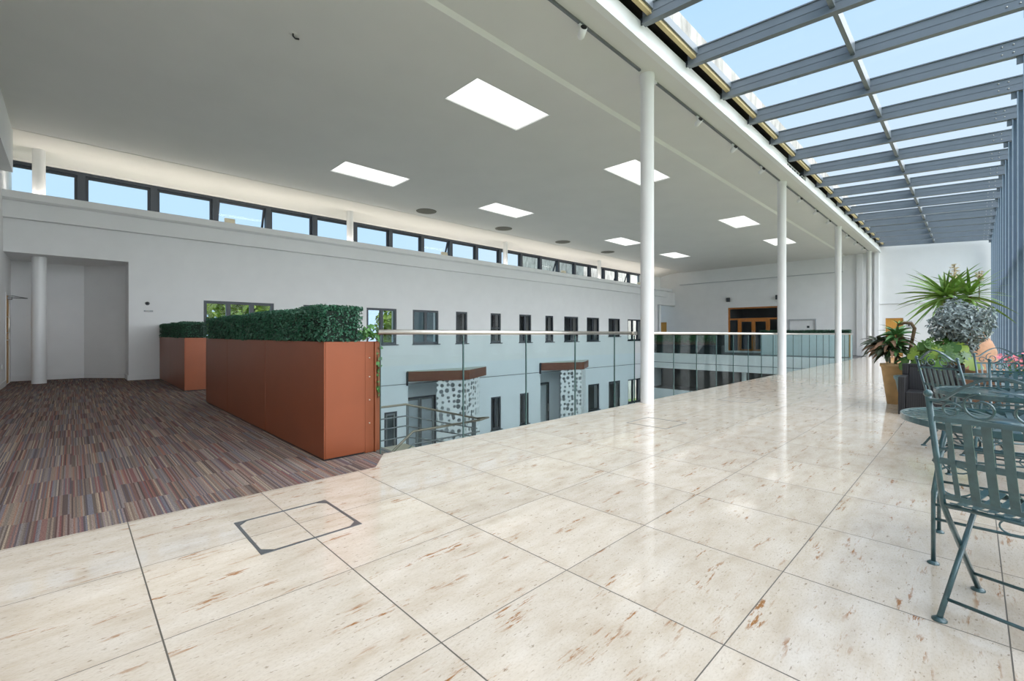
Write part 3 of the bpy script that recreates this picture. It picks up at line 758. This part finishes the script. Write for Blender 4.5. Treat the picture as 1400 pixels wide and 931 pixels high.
planter(1.60, 1.985, 4.02, 8.92, PH, (5.72,7.48), 'long copper brown planter with three panels, nearest the camera, ending at the glass balustrade', True)
planter(1.60, 1.985, 10.92, 14.42, PH, (12.7,), 'shorter copper brown planter standing against the white wall')
hedge(1.585, 4.0, PH+.002, .37, 1.72, .325, 9000, 'clipped dark green hedge nearest the camera, on the long copper planter')
hedge(1.585, 5.73, PH+.002, .37, 1.72, .325, 8000, 'clipped dark green hedge in the middle of the long copper planter')
hedge(1.585, 7.47, PH+.002, .37, 1.45, .325, 5500, 'clipped dark green hedge at the far end of the long copper planter')
hedge(1.585, 10.92, PH+.002, .38, 3.45, .32, 8000, 'clipped dark green hedge on the shorter planter by the white wall')
# trailing ivy at the end of the near planter
o = thing('ivy_plant', 'small light green trailing ivy at the planter end beside the handrail', 'plant', (2.02,4.06,PH+.0))
P = rng.normal(0,1,(90,3))*np.array([.055,.05,.03]) + np.array([0,0,.07]); 
leaf_cloud(P, np.tile([0,-.5,1.],(90,1)), .05, .6, .8).build('leaves', M['ivy'], o)['kind'] = 'stuff'
P = np.stack([rng.normal(.11,.012,40), rng.normal(-.02,.02,40), rng.uniform(-.55,.05,40)],1)
leaf_cloud(P, np.tile([.3,-1.,.3],(40,1)), .04, .6, .8).build('trailing_leaves', M['ivy'], o)['kind'] = 'stuff'
MB().tube([(0,0,0),(.05,0,.06),(.10,0,.03),(.11,-.02,-.2),(.11,-.02,-.55)], .004, 6).build('stem', M['bark'], o)
# bridge planters
o = thing('planter', 'dark trough planter with hanging greenery at the far left of the bridge', 'planter', (XV+.35,9.9,0))
MB().box(0,.5,0,4.4,.0,.50).build('box', M['dark'], o)
MB().box(0,.5,0,4.4,1.12,1.16).build('top_board', M['dark'], o); MB().box(.45,.5,0,4.4,.5,1.12).build('back_board', M['dark'], o)
P, N = box_shell(6000, .38, 4.0, .54, .1); P[:,2] += .53; P[:,1] += .4
g = P[:,2] + rng.normal(0,.1,len(P)) > .72
pl_ = thing('hanging_greenery', 'mass of green and brown trailing leaves in the dark trough on the bridge', 'plant', (XV+.38,9.9,0))
leaf_cloud(P[g], N[g], .07).build('green_leaves', M['ivy'], pl_)['kind'] = 'stuff'
leaf_cloud(P[~g], N[~g], .07).build('brown_leaves', M['dead'], pl_)['kind'] = 'stuff'
o = thing('planter', 'pale grey trough planter with a long low hedge near the white double door', 'planter', (27.6,4.35,0))
MB().box(0,.4,0,4.0,0,1.18).build('box', M['trimw'], o); MB().box(-.004,.404,-.05,0,0,1.18).build('end_panel', M['timber_light'], o)
hedge(27.58, 4.30, 1.20, .44, 4.1, .16, 3500, 'long low dark hedge on the pale trough across the bridge', None, .05)

# ------------------------------------------------------------------ stair below the gallery
st = thing('staircase', 'beige stone stair with landings going down behind the glass balustrade', 'staircase', (0,0,0))
def flight(xa, za, xb, zb, y0, y1, name):
    n = max(3, int(round(abs(za-zb)/.165))); b = MB()
    for i in range(n):
        x_0 = xa + (xb-xa)*i/n; x_1 = xa + (xb-xa)*(i+1)/n; z = za - (za-zb)*(i+1)/n
        b.box(min(x_0,x_1), max(x_0,x_1), y0, y1, z-.2, z)
    return b.build(name, M['beige'], st)
flight(2.25, 0, 4.6, -1.5, 8.75, 9.58, 'flight'); MB().box(4.6,5.75,8.75,9.58,-1.7,-1.5).build('landing', M['beige'], st)
flight(5.75, -1.5, 7.9, -2.15, 8.75, 9.58, 'flight'); MB().box(7.9,8.9,7.6,9.58,-2.35,-2.15).box(7.0,7.9,7.6,8.54,-2.35,-2.15).build('landing', M['beige'], st)
MB().box(5.3,7.0,7.6,8.54,-2.35,-2.15).build('landing', M['beige'], st)
flight(5.3, -2.15, 3.2, -3.8, 7.6, 8.54, 'flight')
rl = thing('stair_railing', 'bronze and grey metal stair railing with three rails behind the glass', 'railing', (0,0,0))
def railing(path, y, name):
    top = [(x,y,z) for x,z in path]
    MB().tube(top, .026, 10).build('handrail', M['bronze'], rl)
    for d in (.28, .52, .78):
        MB().tube([(x,y,z-d) for x,z in path], .017, 8).build('rail', M['grey_steel'], rl)
def post(x, y, zt, L=1.0): MB().box(x-.03,x+.03,y-.012,y+.012,zt-L,zt-.01).build('post', M['grey_steel'], rl)
railing([(3.9,-.57),(5.8,-.57),(8.05,-1.2)], 9.63, 'far')
for x, z in ((4.7,-.57),(5.85,-.585),(6.6,-.79),(7.9,-1.16)): post(x, 9.63, z)
railing([(3.75,-2.2),(4.75,-1.42),(5.35,-1.0),(7.25,-1.0)], 8.58, 'near')
for x, z in ((4.1,-1.92),(5.45,-1.0),(7.1,-1.0)): post(x, 8.58, z, 1.1)
MB().tube([(7.25,8.58,-1.0),(8.0,9.1,-1.1),(8.05,9.63,-1.2)], .026, 10).build('handrail', M['bronze'], rl)

# ------------------------------------------------------------------ wrought metal garden furniture
GP = M['green_paint']
def spiral(cx_, cz_, r0, r1, a0, turns, n=24):
    return [(cx_ + (r0+(r1-r0)*i/n)*cos(a0+2*pi*turns*i/n), 0, cz_ + (r0+(r1-r0)*i/n)*sin(a0+2*pi*turns*i/n)) for i in range(n+1)]
def make_chair():
    o = thing('garden_chair', '', 'chair', (0,0,0))
    W = .205
    yb = lambda z: -.14 - (z-.44)*.30        # leaning back
    for s in (-1, 1):
        x = s*W
        b = MB(); b.tube([(x,yb(.885),.885),(x,yb(.44),.44),(x,-.10,.385),(x,.21,.012)], .0105, 10)
        b.sphere((x,yb(.89),.893), .0145, 12, 8)
        p = b.build('leg', GP, o)
        MB().lathe([(.024,0),(.024,.006),(.012,.014)], 14, x, .21).build('foot', GP, p)
        b = MB(); b.tube([(x*.94,.19,.43),(x*.94,-.21,.012)], .0095, 10)
        p = b.build('leg', GP, o)
        MB().lathe([(.024,0),(.024,.006),(.012,.014)], 14, x*.94, -.21).build('foot', GP, p)
    at = lambda pts, dz=0: [(px, yb(pz), pz) for px, _, pz in pts]
    for nm, z in (('top_rail',.795),('middle_rail',.625),('lower_rail',.475)):
        MB().tube([(-W,yb(z),z),(W,yb(z),z)], 0, flat=(.009 if nm != 'middle_rail' else .012,.004,(0,0,1))).build(nm, GP, o)
    # arched crest
    pts = []
    for i in range(25):
        u = -1 + 2*i/24; z = .872 + .096*(.5+.5*cos(pi*u))**.9 - .010*math.exp(-((abs(u)-.80)/.14)**2)
        pts.append((u*W, 0, z))
    MB().tube(at(pts), 0, flat=(.012,.0045,(0,1,0))).build('crest', GP, o)
    for s in (-1, 1):
        sp = spiral(s*.058, .853, .055, .018, (pi/2), -s*1.2)
        MB().tube(at(sp), .0042, 6).build('scroll', GP, o)
        sp = spiral(s*.142, .835, .032, .014, (pi if s > 0 else 0), -s*1.1)
        MB().tube(at(sp), .0042, 6).build('scroll', GP, o)
    for k in range(7):
        x = -.156 + .052*k; wd = .0135 if 0 < k < 6 else .008
        MB().tube([(x*1.0,yb(.80),.80),(x,yb(.625)-.006,.625),(x,yb(.475),.475)], 0, flat=(wd,.002,(1,0,0))).build('back_slat', GP, o)
    # seat frame and contoured slats
    prof = [(-.155,.455),(-.08,.437),(.02,.432),(.12,.440),(.19,.452),(.225,.435)]
    for s in (-1, 1): MB().tube([(s*.19,y,z-.012) for y,z in prof], .008, 8).build('seat_rail', GP, o)
    MB().tube([(-.19,-.155,.443),(.19,-.155,.443)], .008, 8).tube([(-.19,.225,.425),(.19,.225,.425)], .008, 8).tube([(-.19,.05,.424),(.19,.05,.424)], .006, 8).build('seat_rail', GP, o)
    for k in range(9):
        x = -.168 + .042*k
        MB().tube([(x,y,z) for y,z in prof], 0, flat=(.0125,.002,(1,0,0))).build('seat_slat', GP, o)
    MB().tube([(-W,.14,.095),(W,.14,.095)], .007, 8).build('stretcher', GP, o)
    MB().tube([(-W*.94,-.155,.07),(W*.94,-.155,.07)], .007, 8).build('stretcher', GP, o)
    return o
def make_table():
    o = thing('garden_table', '', 'table', (0,0,0)); R = .41; z = .70
    MB().tube([(R*cos(2*pi*k/64), R*sin(2*pi*k/64), z-.012) for k in range(64)], 0, closed=True, flat=(.014,.004,(0,0,1))).build('rim', GP, o)
    MB().tube([(R*.93*cos(2*pi*k/64), R*.93*sin(2*pi*k/64), z-.03) for k in range(64)], .007, 6, closed=True).build('under_ring', GP, o)
    for k in range(36):
        a = 2*pi*k/36
        r0 = .12 if k % 2 == 0 else .06
        MB().tube([(r0*cos(a),r0*sin(a),z-.008),(R*cos(a),R*sin(a),z-.008)], 0, flat=(.0125,.0018,(-sin(a),cos(a),0))).build('top_slat', GP, o)
    MB().lathe([(.002,z-.004),(.10,z-.004),(.10,z-.010),(.002,z-.010)], 32, caps=False).build('centre_disc', GP, o)
    for sx in (-1, 1):
        for sy in (-1, 1):
            x, y = sx*.25, sy*.27
            l = MB().tube([(x*.9,y*.85,z-.03),(x,y,.35),(x,y,.012)], .0095, 10).build('leg', GP, o)
            MB().lathe([(.024,0),(.024,.006),(.012,.014)], 14, x, y).build('foot', GP, l)
    for sx in (-1, 1):
        for zz in (.22, .29): MB().tube([(sx*.25,-.27,zz),(sx*.25,.27,zz)], .007, 8).build('stretcher', GP, o)
        MB().tube([(sx*.25, .05*cos(2*pi*k/24), .255+.034*sin(2*pi*k/24)) for k in range(24)], .004, 6, closed=True).build('ring', GP, o)
        MB().tube([(sx*.25,-.27,.50),(sx*.25,-.25,.56),(sx*.25,-.2,.58),(sx*.25,.2,.58),(sx*.25,.25,.56),(sx*.25,.27,.50)], .007, 8).build('upper_brace', GP, o)
        MB().tube([(sx*.25,-.27,.50),(sx*.25,.27,.50)], .007, 8).build('stretcher', GP, o)
        for sy in (-1,1): MB().tube([(sx*.25, sy*.19+.07*cos(2*pi*k/24), .42+.07*sin(2*pi*k/24)) for k in range(24)], .0045, 6, closed=True).build('ring', GP, o)
    for sy in (-1, 1): MB().tube([(-.25,sy*.27,.29),(.25,sy*.27,.29)], .007, 8).build('stretcher', GP, o)
    return o
ch = make_chair(); tb = make_table()
def chair_at(x, y, fx, fy, label, first=False):
    rz = math.atan2(-fx, fy)     # local +y -> (fx, fy)
    if first: ch.location = (x,y,0); ch.rotation_euler = (0,0,rz); ch['label'] = label; ch['group'] = 'green wrought metal garden chairs'; return ch
    return copy_tree(ch, (x,y,0), rz, label, 'green wrought metal garden chairs')
chair_at(2.583, -.149, .959, -.284, 'green wrought metal garden chair nearest the camera, with its whole back in view', True)
# chair at the left of the third table: back posts at (6.15,.36) and (5.89,.08), facing away
def chair_from_back(p, q, fx, fy, label):
    cx_, cy_ = (p[0]+q[0])/2, (p[1]+q[1])/2; L = math.hypot(fx, fy)
    return chair_at(cx_ + .275*fx/L, cy_ + .275*fy/L, fx, fy, label)
chair_from_back((6.12,.40),(5.86,.12), .73, -.68, 'green metal garden chair just in front of the black rattan armchair')
chair_from_back((7.47,.0),(7.62,-.38), -.93, -.36, 'green metal garden chair farthest from the camera, in front of the terracotta trough')
chair_from_back((5.86,-.10),(5.9,-.5), -1, -.05, 'green metal garden chair behind the second table, overlapping the farthest chair')
tb.location = (3.27,-.13,0); tb['label'] = 'round slatted green metal garden table behind the nearest chair'; tb['group'] = 'round green garden tables'
copy_tree(tb, (4.87,-.19,0), .3, 'round slatted green metal garden table, second from the camera', 'round green garden tables')
copy_tree(tb, (6.72,-.27,0), .15, 'round slatted green metal garden table farthest from the camera', 'round green garden tables')

# ------------------------------------------------------------------ rattan armchair
o = thing('rattan_armchair', 'low black woven rattan armchair beside the potted plants', 'armchair', (8.62,.42,0))
R_ = M['rattan']
bevel(MB().box(-.30,.36,.255,.33,0,.53).build('arm', R_, o), .01); bevel(MB().box(-.30,.36,-.33,-.255,0,.53).build('arm', R_, o), .01)
bevel(MB().box(-.28,.30,-.255,.255,.04,.32).build('seat', R_, o), .01)
b = MB(); b.add([(.18,-.25,.32),(.18,.25,.32),(.24,.25,.64),(.24,-.25,.64),(.30,-.25,.32),(.30,.25,.32),(.36,.25,.64),(.36,-.25,.64)],
      [(0,3,2,1),(4,5,6,7),(0,1,5,4),(1,2,6,5),(2,3,7,6),(3,0,4,7)]); b.build('backrest', R_, o)
bevel(MB().box(.24,.38,-.255,.255,.64,.69).box(.22,.38,.255,.33,.53,.69).box(.22,.38,-.33,-.255,.53,.69).build('back_frame', R_, o), .008)

# ------------------------------------------------------------------ plants
def blade(base, dirv, L, w, droop, n=7, fold=.25, roll=0):
    """long tapering leaf"""
    d = Vector(dirv).normalized(); p = Vector(base); side = d.cross(Vector((0,0,1)))
    side = side.normalized() if side.length > 1e-3 else Vector((1,0,0))
    side = Matrix.Rotation(roll, 3, d) @ side
    V = []; F = []
    for i in range(n+1):
        u = i/n; ww = w*(min(1, u*5+.35))*(1-u)**.6
        up = side.cross(d).normalized()
        V += [p - side*ww + up*ww*fold, p.copy(), p + side*ww + up*ww*fold]
        p = p + d*L/n; d = (d + Vector((0,0,-droop/n))).normalized()
    for i in range(n):
        a = 3*i; F += [(a,a+1,a+4,a+3),(a+1,a+2,a+5,a+4)]
    return V, F
def rosette(parent, name, c, n, L, w, mat, droop=.5, zlo=-.4, zhi=1.4):
    for k in range(n):
        a = k*2.399 + random.uniform(-.2,.2); u = k/n
        z = zlo + (zhi-zlo)*u
        V, F = blade((c[0]+.02*cos(a), c[1]+.02*sin(a), c[2]+.12*u), (cos(a), sin(a), z), L*random.uniform(.8,1.1)*(1-.25*u), w, droop, roll=random.uniform(-1,1))
        MB().add(V, F, True).build(name, mat, parent)
def pot(parent, prof, mat, name='pot', soil=True):
    p = MB().lathe(prof, 36, caps=False).build(name, mat, parent)
    return p
# big urn (empty rim at the back) and yucca behind
urn = thing('terracotta_urn', 'large round terracotta urn behind the grey leaved bush', 'urn', (12.0,.10,0))
MB().lathe([(.001,0),(.22,0),(.27,.05),(.37,.35),(.405,.62),(.395,.82),(.33,1.0),(.25,1.09),(.235,1.13),(.27,1.17),(.27,1.19),(.22,1.19),(.20,1.1),(.001,1.08)], 48, caps=False).build('body', M['terracotta'], urn)
MB().tube([(.30*cos(2*pi*k/40), .30*sin(2*pi*k/40), 1.04) for k in range(40)], .012, 6, closed=True).build('collar', M['terracotta'], urn)
y = thing('yucca_plant', 'tall spiky yucca with cream flower spikes rising above the grey leaved bush', 'plant', (11.0,.30,0))
pot(y, [(.001,0),(.17,0),(.22,.38),(.235,.38),(.235,.42),(.21,.42),(.20,.36),(.001,.36)], M['terracotta'])
MB().tube([(0,0,.36),(.02,.02,.9),(0,.05,1.4),(0,.02,1.78)], [.06,.05,.05,.045], 10).build('trunk', M['bark'], y)
MB().tube([(.02,-.02,.5),(.05,-.15,1.1),(.05,-.24,1.78)], [.04,.035,.03], 10).build('trunk', M['bark'], y)
rosette(y, 'leaf', (0,.06,1.74), 64, .78, .034, M['yucca'], .5, -.8, 1.5)
rosette(y, 'leaf', (.05,-.24,1.74), 40, .70, .030, M['yucca'], .5, -.7, 1.4)
for c, h in (((-.05,-.06,1.92),.42),((.08,-.36,1.9),.30)):
    V = rng.normal(0,1,(60,3))*np.array([.03,.03,1]); P = np.stack([c[0]+rng.normal(0,.03,60), c[1]+rng.normal(0,.03,60), c[2]+rng.uniform(h*.45,h,60)],1)
    s_ = leaf_cloud(P, np.tile([0,0,1.],(60,1)), .045, 1, .7).build('flower_spike', M['blossom'], y)
    MB().tube([(c[0],c[1],1.7),(c[0],c[1],c[2]+h)], .008, 6).build('flower_stem', M['bark'], s_)
# long terracotta trough with grey bush
tr = thing('terracotta_trough', 'long low terracotta trough behind the garden chairs', 'planter', (9.25,-.06,0))
b = MB(); b.box(-.19,.19,-.46,.46,0,.55); b.build('body', M['terracotta'], tr); bevel(MB().box(-.215,.215,-.485,.485,.55,.63).build('rim', M['terracotta'], tr), .01)
fi = thing('variegated_bush', 'bushy grey and white leaved ficus standing in the terracotta trough', 'plant', (9.35,.12,.63))
for k in range(7):
    a = k*.9; MB().tube([(0,0,0),(.05*cos(a),.05*sin(a),.25),(.22*cos(a),.26*sin(a),.6+.05*(k%3))], [.014,.01,.006], 6).build('branch', M['bark'], fi)
n_ = 2600; q = rng.normal(0,1,(n_,3)); q /= np.linalg.norm(q,axis=1)[:,None]; r_ = rng.random(n_)**.45
P = q*r_[:,None]*np.array([.36,.38,.34]) + np.array([0,.02,.66]); low = rng.random(n_) < .18
P[low] = P[low]*np.array([.45,.45,.6]) + np.array([0,0,-.05])
P[:,2] += .05*np.sin(P[:,1]*14)
leaf_cloud(P, q+np.array([0,0,.6]), .075, .7, .45).build('foliage', M['ficus'], fi)['kind'] = 'stuff'
# monstera in a teal pot
mo = thing('monstera_plant', 'leafy green monstera in a teal pot behind the black armchair', 'plant', (9.12,.62,0))
pot(mo, [(.001,0),(.16,0),(.235,.42),(.255,.45),(.255,.49),(.22,.49),(.21,.42),(.001,.42)], M['teal_pot'])
MB().lathe([(.001,.43),(.21,.43)], 24, caps=False).build('soil', M['soil'], mo)
def monstera_leaf(c, nrm, L, parent, rot):
    nrm = Vector(nrm).normalized(); t_ = Vector((cos(rot), sin(rot), -.5)); t_ = (t_ - nrm*t_.dot(nrm)).normalized(); s = nrm.cross(t_)
    V = [Vector(c)]; N = 40
    for i in range(N):
        a = -pi + 2*pi*i/N
        rad = L*(.62 + .38*cos(a)*.6) * (1 - .12*abs(math.sin(a)))
        if i % 4 == 2 and .5 < abs(a) < 2.6: rad *= .48
        if abs(abs(a)-pi) < .25: rad *= .35
        V.append(Vector(c) + t_*rad*cos(a) + s*rad*sin(a) - nrm*(rad/L)**2*.14*L)
    F = [(0, 1+i, 1+(i+1) % N) for i in range(N)]
    lf = MB().add(V, F, True).build('leaf', M['monstera'], parent)
    return lf
for k in range(46):
    a = k*2.399; u = (k+.5)/46; rr = .08 + .34*u
    c = (rr*cos(a)*.7, rr*sin(a) - .26, 1.0 - .36*u**1.4 + random.uniform(-.06,.06))
    lf = monstera_leaf(c, (cos(a)*u*.8-.9+random.uniform(-.5,.5), sin(a)*u*1.2+random.uniform(-.4,.4), .7+random.uniform(-.3,.3)), random.uniform(.10,.165), mo, a)
    MB().tube([(0,0,.43),(c[0]*.4,c[1]*.4,.43+(c[2]-.43)*.75),c], .006, 6).build('stalk', M['yucca'], lf)
# wilting plant in an ochre pot
wi = thing('wilting_plant', 'half dead plant with drooping brown leaves in a tapered ochre pot', 'plant', (9.55,.90,0))
pot(wi, [(.001,0),(.10,0),(.175,.60),(.19,.60),(.19,.65),(.165,.65),(.158,.58),(.001,.58)], M['ochre'])
MB().lathe([(.001,.59),(.158,.59)], 24, caps=False).build('soil', M['soil'], wi)
MB().tube([(0,0,.58),(-.02,-.04,.95),(0,-.02,1.15)], [.02,.018,.014], 8).build('stem', M['bark'], wi)
MB().tube([(0,-.12,.58),(0,-.20,.95),(0,-.24,1.22),(.0,-.20,1.30),(0,-.12,1.31),(0,-.03,1.27)], [.022,.022,.024,.024,.022,.016], 8).build('arched_stem', M['bark'], wi)
for k in range(30):
    a = k*2.399 + .3; u = k/30
    V, F = blade((.02*cos(a), .06+.04*sin(a), .80+.22*u), (cos(a), sin(a)+.35, .45), .40*random.uniform(.75,1.1), .055, 1.7, 8, roll=random.uniform(-.9,.9))
    MB().add(V, F, True).build('brown_leaf', M['dead'] if k % 3 else M['darkleaf'], wi)
rosette(wi, 'green_leaf', (0,-.02,1.05), 28, .32, .036, M['ivy'], 1.0, -.3, 1.2)
rosette(wi, 'green_leaf', (-.06,-.02,.86), 22, .28, .04, M['ivy'], 1.1, -.5, 1.0)
rosette(wi, 'dark_leaf', (-.03,.10,.80), 20, .32, .045, M['darkleaf'], 1.2, -.4, .8)
rosette(wi, 'dark_leaf', (.02,.22,.92), 26, .30, .042, M['darkleaf'], 1.0, -.4, .9)
rosette(wi, 'green_leaf', (0,-.22,.72), 22, .32, .036, M['ivy'], .9, -.5, 1.0)
for k in range(5):
    a = k*1.3; V, F = blade((0,-.05,1.28), (cos(a),sin(a),1.0), .14, .016, .6); MB().add(V, F, True).build('yellow_leaf', M['yucca'], wi)
# flowering pot behind the farthest chair
fl = thing('flowering_plant', 'pink and white flowering plant behind the farthest garden chair', 'plant', (8.74,-.40,0))
pot(fl, [(.001,0),(.12,0),(.16,.5),(.175,.5),(.175,.55),(.15,.55),(.14,.5),(.001,.5)], M['white_metal'])
P = rng.normal(0,1,(160,3))*np.array([.10,.12,.06]) + np.array([0,0,.66])
leaf_cloud(P, np.tile([0,0,1.],(160,1)), .06, .8, .7).build('leaves', M['ivy'], fl)['kind'] = 'stuff'
P = rng.normal(0,1,(90,3))*np.array([.09,.13,.04]) + np.array([-.03,0,.78])
leaf_cloud(P, np.tile([-.4,0,1.],(90,1)), .055, .6, .9).build('petals', M['flower'], fl)['kind'] = 'stuff'

# ------------------------------------------------------------------ outside
for k,(x,yy,h,r) in enumerate(((5.2,20.5,2.2,1.9),(8.6,24,1.6,2.0),(12.4,20.5,1.6,1.6))):
    o = thing('tree', 'sunlit green tree seen through the ' + ['triple window behind the planters','window beside the end of the hedge','window over the near porch canopy'][k], 'tree', (x,yy,ZF-.25), 0, 'trees outside the windows')
    MB().tube([(0,0,0),(.1,0,2),(0,.1,h-ZF-.3)], [.2,.15,.08], 8).build('trunk', M['bark'], o)
    q = rng.normal(0,1,(2200,3)); q /= np.linalg.norm(q,axis=1)[:,None]
    P = q*(rng.random(2200)**.4)[:,None]*np.array([r,r,1.7]) + np.array([0,0,h-ZF])
    leaf_cloud(P, q, .32, .7, .6).build('foliage', M['tree'], o)['kind'] = 'stuff'
b = MB(); b.box(26.2, 60, 19.5, 26, ZF-.25, 8.5); struct(b.build('wall_outside', M['concrete']))

# ------------------------------------------------------------------ world, lights, camera
w = bpy.data.worlds.new('sky'); sc.world = w; w.use_nodes = True
nt = w.node_tree; nt.nodes.clear()
out = nt.nodes.new('ShaderNodeOutputWorld'); bg = nt.nodes.new('ShaderNodeBackground')
tc = nt.nodes.new('ShaderNodeTexCoord'); sp = nt.nodes.new('ShaderNodeSeparateXYZ'); rp = nt.nodes.new('ShaderNodeValToRGB')
nt.links.new(tc.outputs['Generated'], sp.inputs[0]); nt.links.new(sp.outputs[2], rp.inputs[0])
e = rp.color_ramp.elements; e[0].position = 0; e[0].color = (.47,.66,.85,1); e[1].position = .9; e[1].color = (.32,.53,.80,1)
hz = nt.nodes.new('ShaderNodeMath'); hz.operation = 'MULTIPLY_ADD'; hz.inputs[1].default_value = 1.6; hz.inputs[2].default_value = -.75; hz.use_clamp = True
nt.links.new(sp.outputs[0], hz.inputs[0])
low = nt.nodes.new('ShaderNodeMath'); low.operation = 'MULTIPLY_ADD'; low.inputs[1].default_value = -2.0; low.inputs[2].default_value = 1.25; low.use_clamp = True
nt.links.new(sp.outputs[2], low.inputs[0])
mm = nt.nodes.new('ShaderNodeMath'); mm.operation = 'MULTIPLY'; nt.links.new(hz.outputs[0], mm.inputs[0]); nt.links.new(low.outputs[0], mm.inputs[1])
mxw = nt.nodes.new('ShaderNodeMix'); mxw.data_type = 'RGBA'; mxw.inputs[7].default_value = (.66,.72,.78,1)
nt.links.new(mm.outputs[0], mxw.inputs[0]); nt.links.new(rp.outputs[0], mxw.inputs[6])
nt.links.new(mxw.outputs[2], bg.inputs[0]); bg.inputs[1].default_value = 1.0
nt.links.new(bg.outputs[0], out.inputs[0])

def sun(name, az, el, strength, angle, color=(1,1,1)):
    """az: direction the light comes from, degrees from +X towards +Y"""
    l = bpy.data.lights.new(name, 'SUN'); l.energy = strength; l.angle = radians(angle); l.color = color
    o = bpy.data.objects.new(name, l); COL.objects.link(o)
    v = Vector((cos(radians(az))*cos(radians(el)), sin(radians(az))*cos(radians(el)), sin(radians(el))))
    o.rotation_euler = v.to_track_quat('Z', 'Y').to_euler(); return o
sun('hazy_sun', -80, 29, 6.0, 125, (1,.985,.97))
for k, x in enumerate((1.2, 8.5, 15.8, 23.1)):           # added unseen strip lights behind the uplights, to brighten the cove evenly
    l = bpy.data.lights.new('cove_fill_strip', 'AREA'); l.energy = 24; l.shape = 'RECTANGLE'; l.size = 7.2; l.size_y = .12; l.color = (1,.93,.84)
    o = bpy.data.objects.new('cove_fill_strip', l); COL.objects.link(o); o.location = (x+1.5, 14.75, 4.19); o.rotation_euler = (radians(180-12), 0, 0)

cam = bpy.data.cameras.new('camera'); co = bpy.data.objects.new('camera', cam); COL.objects.link(co); sc.camera = co
cam.sensor_fit = 'HORIZONTAL'; cam.sensor_width = 36; cam.lens = 617/1400*36
cam.shift_y = -(465.5-457.5)/1400; cam.clip_start = .05; cam.clip_end = 500
th = math.atan2(632, 617)
co.location = (0,0,1.12); co.rotation_euler = (pi/2, 0, th - pi/2)

sc.view_settings.view_transform = 'Standard'; sc.view_settings.look = 'None'
sc.view_settings.gamma = 1; sc.view_settings.use_curve_mapping = False; sc.view_settings.exposure = .52
sc.cycles.use_denoising = True
sc.cycles.max_bounces = 10; sc.cycles.diffuse_bounces = 5; sc.cycles.glossy_bounces = 4; sc.cycles.transparent_max_bounces = 24; sc.cycles.transmission_bounces = 6
sc.cycles.sample_clamp_indirect = 6; sc.cycles.caustics_reflective = False; sc.cycles.caustics_refractive = False
